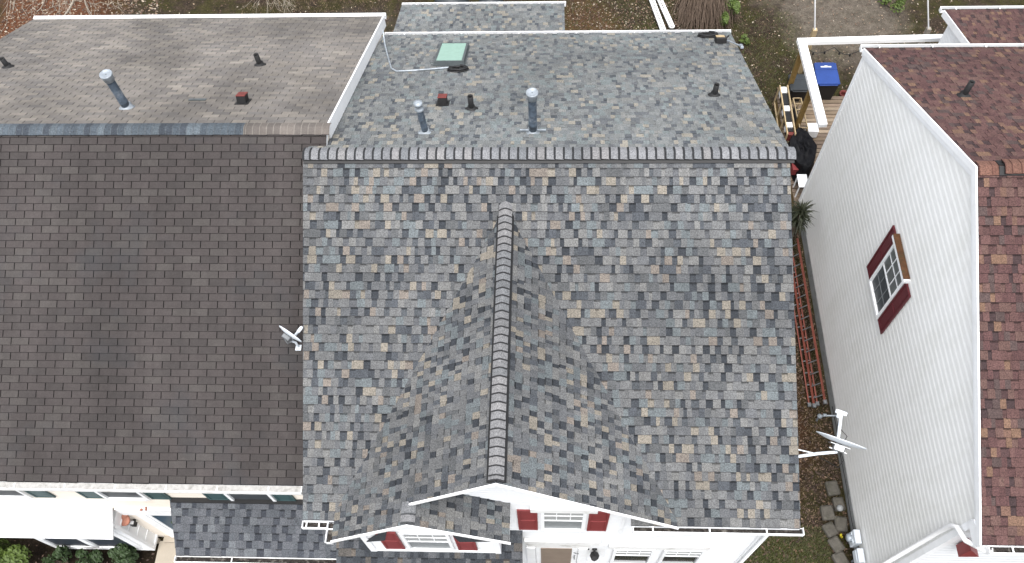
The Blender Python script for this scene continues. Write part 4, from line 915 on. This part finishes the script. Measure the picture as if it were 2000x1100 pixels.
# tarp covered grill : rumpled cloth over a box
tc = hz(1568, 290, .9); rt = random.Random(2); m = MB(); NU, NV = 26, 30; P = []
def fold(u, v_): return .05*math.sin(u*9+v_*4)+.035*math.sin(v_*13-u*5)+.03*math.sin(u*21+v_*17)+rt.uniform(-.008, .008)
for j in range(NV+1):
    v_ = j/NV
    for i in range(NU):
        a = 2*math.pi*i/NU; f_ = abs(math.cos(a))**1.5+abs(math.sin(a))**1.5; sq = f_**(-1/1.5)
        if v_ < .35: rr_ = v_/.35; z = 1.02-.06*rr_+fold(math.cos(a)*rr_, math.sin(a)*rr_)*.8
        else: rr_ = 1+.12*((v_-.35)/.65)+.10*math.sin(a*7+v_*3)*((v_-.35)/.65); z = .96-(v_-.35)/.65*.66
        P.append(tc+V3((math.cos(a)*sq*.36*rr_+fold(v_*2, a)*.25, math.sin(a)*sq*.72*rr_, z-.9)))
F = [(j*NU+i, j*NU+(i+1) % NU, (j+1)*NU+(i+1) % NU, (j+1)*NU+i) for j in range(NV) for i in range(NU)]
m.faces(P, [f[::-1] for f in F], smooth=True); m.build('covered_grill', 'black_cloth', origin=(tc.x, tc.y, .28), label='grill under a rumpled black tarp between the two houses', cat='grill')
for (x, y, z, sx_, sy_, mt, nm, lb) in ((1553, 325, .7, .14, .26, 'red', 'red_box', 'small red box below the black tarp'), (1549, 262, .62, .12, .12, 'red', 'red_bucket', 'small red container above the black tarp')):
    q = hz(x, y, z); m = MB(); m.box((q.x, q.y, z-.12), (sx_, sy_, .24), bev=.015); m.box((q.x, q.y, z+.01), (sx_+.02, sy_+.02, .02)); m.build(nm, mt, origin=(q.x, q.y, z-.24), label=lb, cat='box')
q = hz(1568, 353, .8); m = MB(); m.box((q.x, q.y, .79), (.26, .42, .025)); 
for a_ in (-.1, .1):
    for b_ in (-.17, .17): m.b2((q.x+a_-.015, q.y+b_-.015, .0), (q.x+a_+.015, q.y+b_+.015, .778))
m.build('small_table', 'white', origin=(q.x, q.y, 0), label='small white topped table under the corner of the black tarp', cat='table')
q = hz(1588, 248, .6); m = MB(); m.box((q.x, q.y, .45), (.3, .32, .3), bev=.02); m.build('white_cooler', 'white', origin=(q.x, q.y, .28), label='white box on the deck just behind the black tarp', cat='box')

# ============================================================ REAR YARD
# stacked white rails
p0, p1 = hz(1268, -12, .15), hz(1297, 66, .15); rr0 = random.Random(3)
for k, (o_, lb) in enumerate(((0, 'white rail section leaning leftmost in the rear yard pile'), (.24, 'white rail section on the right of the rear yard pile'))):
    m = MB(); a_, b_ = p0+V3((o_, 0, 0)), p1+V3((o_*1.1, .25*k, 0)); X_ = (b_-a_).normalized()
    for s_ in (-.055, .055): m.beam(a_+V3((s_, 0, .03)), b_+V3((s_, 0, .03)), .06, .06)
    for i in range(16): q = a_.lerp(b_, i/15); m.box(q+V3((0, 0, .01)), (.1, .03, .03))
    m.build('rail_section', 'white_dirty', origin=a_, label=lb, cat='railing', group='white rails piled in the rear yard')
# dark covered furniture
for (x, w_, lb) in ((880, .55, 'larger dark grey covered chair behind the rear lower roof'), (958, .4, 'smaller dark covered chair at the right behind the rear roof')):
    q = hz(x, -2, .6); m = MB(); m.lathe((q.x, q.y+.1, 0), (0, 0, 1), [(0, w_), (.3, w_*1.05), (.55, w_*.95), (.7, w_*.6), (.75, .1)], 14); m.build('covered_chair', 'grey_plastic', origin=(q.x, q.y+.1, 0), label=lb, cat='chair')
# twiggy things
def branch(m, p, d, L_, r, rr, depth, droop=0):
    pts = [V3(p)]; d = V3(d).normalized(); n_ = 5
    for i in range(n_):
        d = (d+V3((rr.uniform(-.18, .18), rr.uniform(-.18, .18), rr.uniform(-.12, .12)-droop))).normalized(); pts.append(pts[-1]+d*L_/n_)
    m.tube(pts, [r*(1-.13*i) for i in range(n_+1)], 5, caps=False)
    if depth:
        for i in range(rr.randint(2, 4)):
            k = rr.randint(1, n_); dd = (d+V3((rr.uniform(-.8, .8), rr.uniform(-.8, .8), rr.uniform(-.3, .4)))).normalized(); branch(m, pts[k], dd, L_*rr.uniform(.45, .75), r*.6, rr, depth-1, droop)
# bare weeping shrub: hundreds of thin canes arching down
q = hz(1372, 22, .0); ws = empty('bare_shrub', q, label='brown leafless weeping shrub beyond the right rear gutter', cat='shrub'); m = MB(); rw = random.Random(6)
for i in range(420):
    a = rw.uniform(0, 6.28); r1 = rw.uniform(.05, .55); top = q+V3((math.cos(a)*r1*1.1, math.sin(a)*r1+.5, rw.uniform(.7, 1.2))); d = V3((math.cos(a)*.3+rw.uniform(-.2, .2), math.sin(a)*.2-1.0, -.25))
    pts = [q+V3((0, .6, .7)), top]; p_ = top
    for j in range(6): d = (d+V3((rw.uniform(-.12, .12), rw.uniform(-.12, .12), -.15))).normalized(); p_ = p_+d*rw.uniform(.2, .34); pts.append(V3((p_.x, p_.y, max(.04, p_.z))))
    m.tube(pts, [.012, .011, .01, .009, .008, .007, .006, .005], 4, caps=False)
m.build('canes', 'bark', ws); m = MB(); m.tube([q+V3((0, .6, 0)), q+V3((0, .6, .8))], [.12, .08], 8); m.build('trunk', 'bark', ws)
def leafbush(nm, c, rad, n_, mat, lab, seed, leaf=.05, cat='shrub', clumps=9, stem='bark'):
    rr = random.Random(seed); c = V3(c); r = empty(nm, (c.x, c.y, 0), label=lab, cat=cat); cl = []
    for i in range(clumps):
        a = rr.uniform(0, 6.28); q = rr.uniform(.2, .85); cl.append((c+V3((math.cos(a)*rad[0]*q, math.sin(a)*rad[1]*q, rr.uniform(-.3, .8)*rad[2])), rr.uniform(.25, .5)))
    m = MB()
    for i in range(n_):
        cc_, s_ = rr.choice(cl); d = V3((rr.gauss(0, 1), rr.gauss(0, 1), rr.gauss(0, 1))).normalized(); p_ = cc_+V3((d.x*rad[0]*s_, d.y*rad[1]*s_, d.z*rad[2]*s_))*(rr.random()**.4)
        nn = (d+V3((rr.uniform(-.6, .6), rr.uniform(-.6, .6), rr.uniform(0, 1.2)))).normalized(); u = nn.cross(V3((rr.random(), rr.random(), .3))).normalized(); v_ = nn.cross(u); L_ = leaf*rr.uniform(.7, 1.4)
        m.poly([p_-u*L_, p_-v_*L_*.45+nn*L_*.1, p_+u*L_, p_+v_*L_*.45+nn*L_*.1])
    m.build('foliage', mat, r); m = MB()
    for cc_, s_ in cl: m.tube([(c.x, c.y, 0), ((c.x+cc_.x)/2, (c.y+cc_.y)/2, cc_.z*.6), cc_], [.02, .014, .006], 5, caps=False)
    m.build('stems', stem, r); return r
q = hz(1425, 24, .4); leafbush('green_shrub', q, (.32, .9, .4), 1500, 'leafy2', 'bright green bush right of the bare weeping shrub', 14)
q = hz(1450, 75, .12); leafbush('weed_tuft', q, (.25, .25, .14), 260, 'leafy2', 'low green weed tuft just beyond the rear roof corner', 15, .04, 'weeds', 5)
q = hz(1745, 8, .2); leafbush('weed_tuft', q, (.5, .6, .2), 500, 'leafy2', 'low green weeds between the two white poles', 16, .045, 'weeds', 6)
q = hz(20, 1085, .7); leafbush('yellow_green_bush', q, (.7, .45, .55), 3400, 'leafy2', 'yellow green bush in the lower left corner', 17, .05)
q = hz(20, 1085, .7)
for x, y, n_, lb, sd_ in ((120, 1088, 700, 'small dark green shrub left under the bay windows', 18), (180, 1090, 1500, 'dark green shrub in the middle under the bay windows', 19), (245, 1084, 1700, 'dark green shrub at the right under the bay windows', 20)):
    q = hz(x, y, .35); leafbush('boxwood_shrub', q+V3((0, -.08, 0)), (.33, .3, .34), n_, 'leafy', lb, sd_, .04)
# bare branches at the top left
tb = empty('bare_tree', hz(150, -60, 0), label='bare pale tree with crooked branches at the top left', cat='tree'); m = MB(); rb_ = random.Random(31)
o_ = hz(150, -60, 0)
def pth(pxs, z): return [hz(x, y, z-i*.12) for i, (x, y) in enumerate(pxs)]
m.tube([o_, o_+V3((0, 0, 1.2)), hz(150, -30, 1.9)], [.12, .09, .06], 8); m.build('trunk', 'bark_pale', tb); m = MB()
m.tube([hz(150, -30, 1.9)]+pth([(146, -8), (142, 5), (136, 17), (124, 33), (110, 48)], 1.9), [.05, .04, .035, .03, .024, .02], 6)
m.tube([hz(150, -30, 1.9)]+pth([(165, -5), (167, 8), (172, 18), (178, 28), (183, 40)], 1.8), [.03, .022, .02, .018, .015, .012], 6)
m.tube(pth([(166, 0), (172, 12), (170, 20), (176, 30)], 1.7), .012, 5); m.tube(pth([(170, 2), (176, 8), (186, 8), (197, 5), (214, 9)], 1.6), .010, 5)
m.tube(pth([(88, -8), (86, 4), (80, 16), (73, 22)], 1.5), .016, 5); m.tube(pth([(80, 16), (84, 24), (93, 28)], 1.4), .010, 5); m.tube(pth([(102, -6), (104, 8), (102, 14)], 1.5), .013, 5)
m.tube(pth([(32, -8), (28, 6), (26, 20)], 1.4), .013, 5); m.tube(pth([(142, 2), (160, 1), (168, -3)], 1.7), .014, 5)
for i in range(14): branch(m, hz(rb_.uniform(20, 240), -20, 1.6), (rb_.uniform(-.5, .5), -1, -.4), rb_.uniform(.5, 1.2), .01, rb_, 1)
m.build('branches', 'bark_pale', tb)
t2 = empty('twiggy_bush', hz(540, -30, 0), label='thin bare twigs reaching over the yard behind the tan roof', cat='shrub'); m = MB()
for i in range(16): branch(m, hz(rb_.uniform(500, 570), -16, .9), (rb_.uniform(-.6, .6), -.8, -.1), rb_.uniform(.4, .9), .009, rb_, 1)
m.build('twigs', 'bark_pale', t2)

# grass, leaves and grit
def scatter(nm, areas, mat, label, seed, kindf):
    rr = random.Random(seed); m = MB()
    for (x0, x1, y0, y1, n_, kind) in areas:
        for i in range(n_):
            p_ = V3((rr.uniform(x0, x1), rr.uniform(y0, y1), rr.uniform(.005, .03))); kindf(m, p_, rr, kind)
    return m.build(nm, mat, kind='stuff', label=label, cat=nm.replace('_', ' '))
LC = [(.15, .088, .055), (.20, .13, .088), (.10, .058, .038), (.30, .22, .15), (.07, .042, .03), (.40, .34, .27)]
def leaf_f(m, p_, rr, kind):
    a = rr.uniform(0, 6.28); L_ = rr.uniform(.018, .042)*(1.3 if kind == 'big' else 1); u = V3((math.cos(a), math.sin(a), rr.uniform(-.35, .35))); v_ = V3((-math.sin(a), math.cos(a), rr.uniform(-.4, .4)))
    pal = LC if kind != 'dark' else LC[:3]+[LC[4]]*3
    c = rr.choice(pal); k = rr.uniform(.4, .95); m.poly([p_-u*L_, p_-v_*L_*.5, p_+u*L_, p_+v_*L_*.55+V3((0, 0, .01))], tuple(q*k for q in c))
scatter('fallen_leaves', [(-14, -8.7, 6.5, 15, 9000, 'big'), (-8.7, 0, 7.2, 14, 1500, 'n'), (4.5, 8.5, 6.4, 13, 5000, 'n'), (8.5, 18, 4, 14, 3800, 'n'), (8.5, 11.1, -6, 4, 5200, 'dark'), (-9, 0, -7, -5, 500, 'dark')], 'leaf', 'dry brown leaves scattered over the yard ground', 71, leaf_f)
GC = [(.06, .075, .02), (.09, .10, .03), (.045, .05, .018), (.12, .11, .05)]
def grass_f(m, p_, rr, kind):
    p_.z = 0; a = rr.uniform(0, 6.28); h_ = rr.uniform(.03, .09); d = V3((math.cos(a)*h_*.7, math.sin(a)*h_*.7, h_)); s_ = V3((-math.sin(a), math.cos(a), 0))*.006; c = sc(rr.choice(GC), .8) if kind != 'dry' else rr.choice([(.14, .10, .06), (.09, .06, .035), (.2, .15, .09)])
    m.poly([p_-s_, p_+s_, p_+d], c)
scatter('grass', [(8.3, 10.6, -6.4, -4.4, 12000, 'g'), (8.5, 11.1, -4.6, 4, 9000, 'dry'), (4.6, 8.2, 8, 13, 9000, 'g'), (8.5, 12, 7, 12, 9000, 'g'), (-6, -1, 7.2, 13, 9000, 'dry')], 'leaf', 'short grass and dry blades in the yard', 72, grass_f)
# walkway
m = MB(); m.b2((-4.72, -9, .004), (-4.2, -5.0, .05)); m.build('path', 'walk', kind='structure')
m = MB(); m.b2((-4.85, -5.05, 0), (-4.73, -4.95, .12)); m.build('kerb', 'walk', kind='structure')
# decorations by the left door
q = hY(243, 1016, -5.0); r = empty('wall_basket', q, label='round terracotta coloured hanging basket beside the left door', cat='basket'); m = MB(); m.lathe(q, (0, -.5, .85), [(-.06, .02), (-.04, .09), (0, .13), (.03, .12), (.035, .1)], 14); m.build('bowl', 'clay', r); m = MB(); m.tube([q, q+V3((.08, .05, .12)), q+V3((.1, .1, .1))], .012, 5); m.build('hook', 'clay', r)
q = hY(261, 1023, -4.99); r = empty('wall_lamp', q, label='small black carriage lamp beside the blue door', cat='lamp'); m = MB(); m.box(q, (.1, .1, .16), bev=.01); m.box(q+V3((0, .06, 0)), (.05, .08, .05)); m.build('frame', 'black', r); m = MB(); m.box(q+V3((0, 0, .085)), (.07, .07, .02)); m.build('lens', 'white', r)
q = hY(281, 991, -5.02); m = MB()
rr = random.Random(4)
for i in range(7): m.lathe(q+V3((rr.uniform(-.08, .08), rr.uniform(-.03, .0), rr.uniform(-.06, .06))), (0, -1, .3), [(0, .01), (.02, .03), (.04, .01)], 7)
m.build('door_ornament', 'clay', origin=q, label='small reddish ornament above the blue door', cat='ornament')
q = hz(1642, 1048, .2); m = MB(); 
for i in range(26):
    a = rr.uniform(0, 6.28); m.poly([q+V3((0, 0, 0)), q+V3((math.cos(a)*.03, math.sin(a)*.05, .05)), q+V3((math.cos(a+.5)*.035, math.sin(a+.5)*.055, .04))])
m.build('yellow_flowers', plain('yellow_petal', (.6, .5, .03), .6), origin=(q.x, q.y, 0), label='small yellow flowers between blocks and meter', cat='flowers')
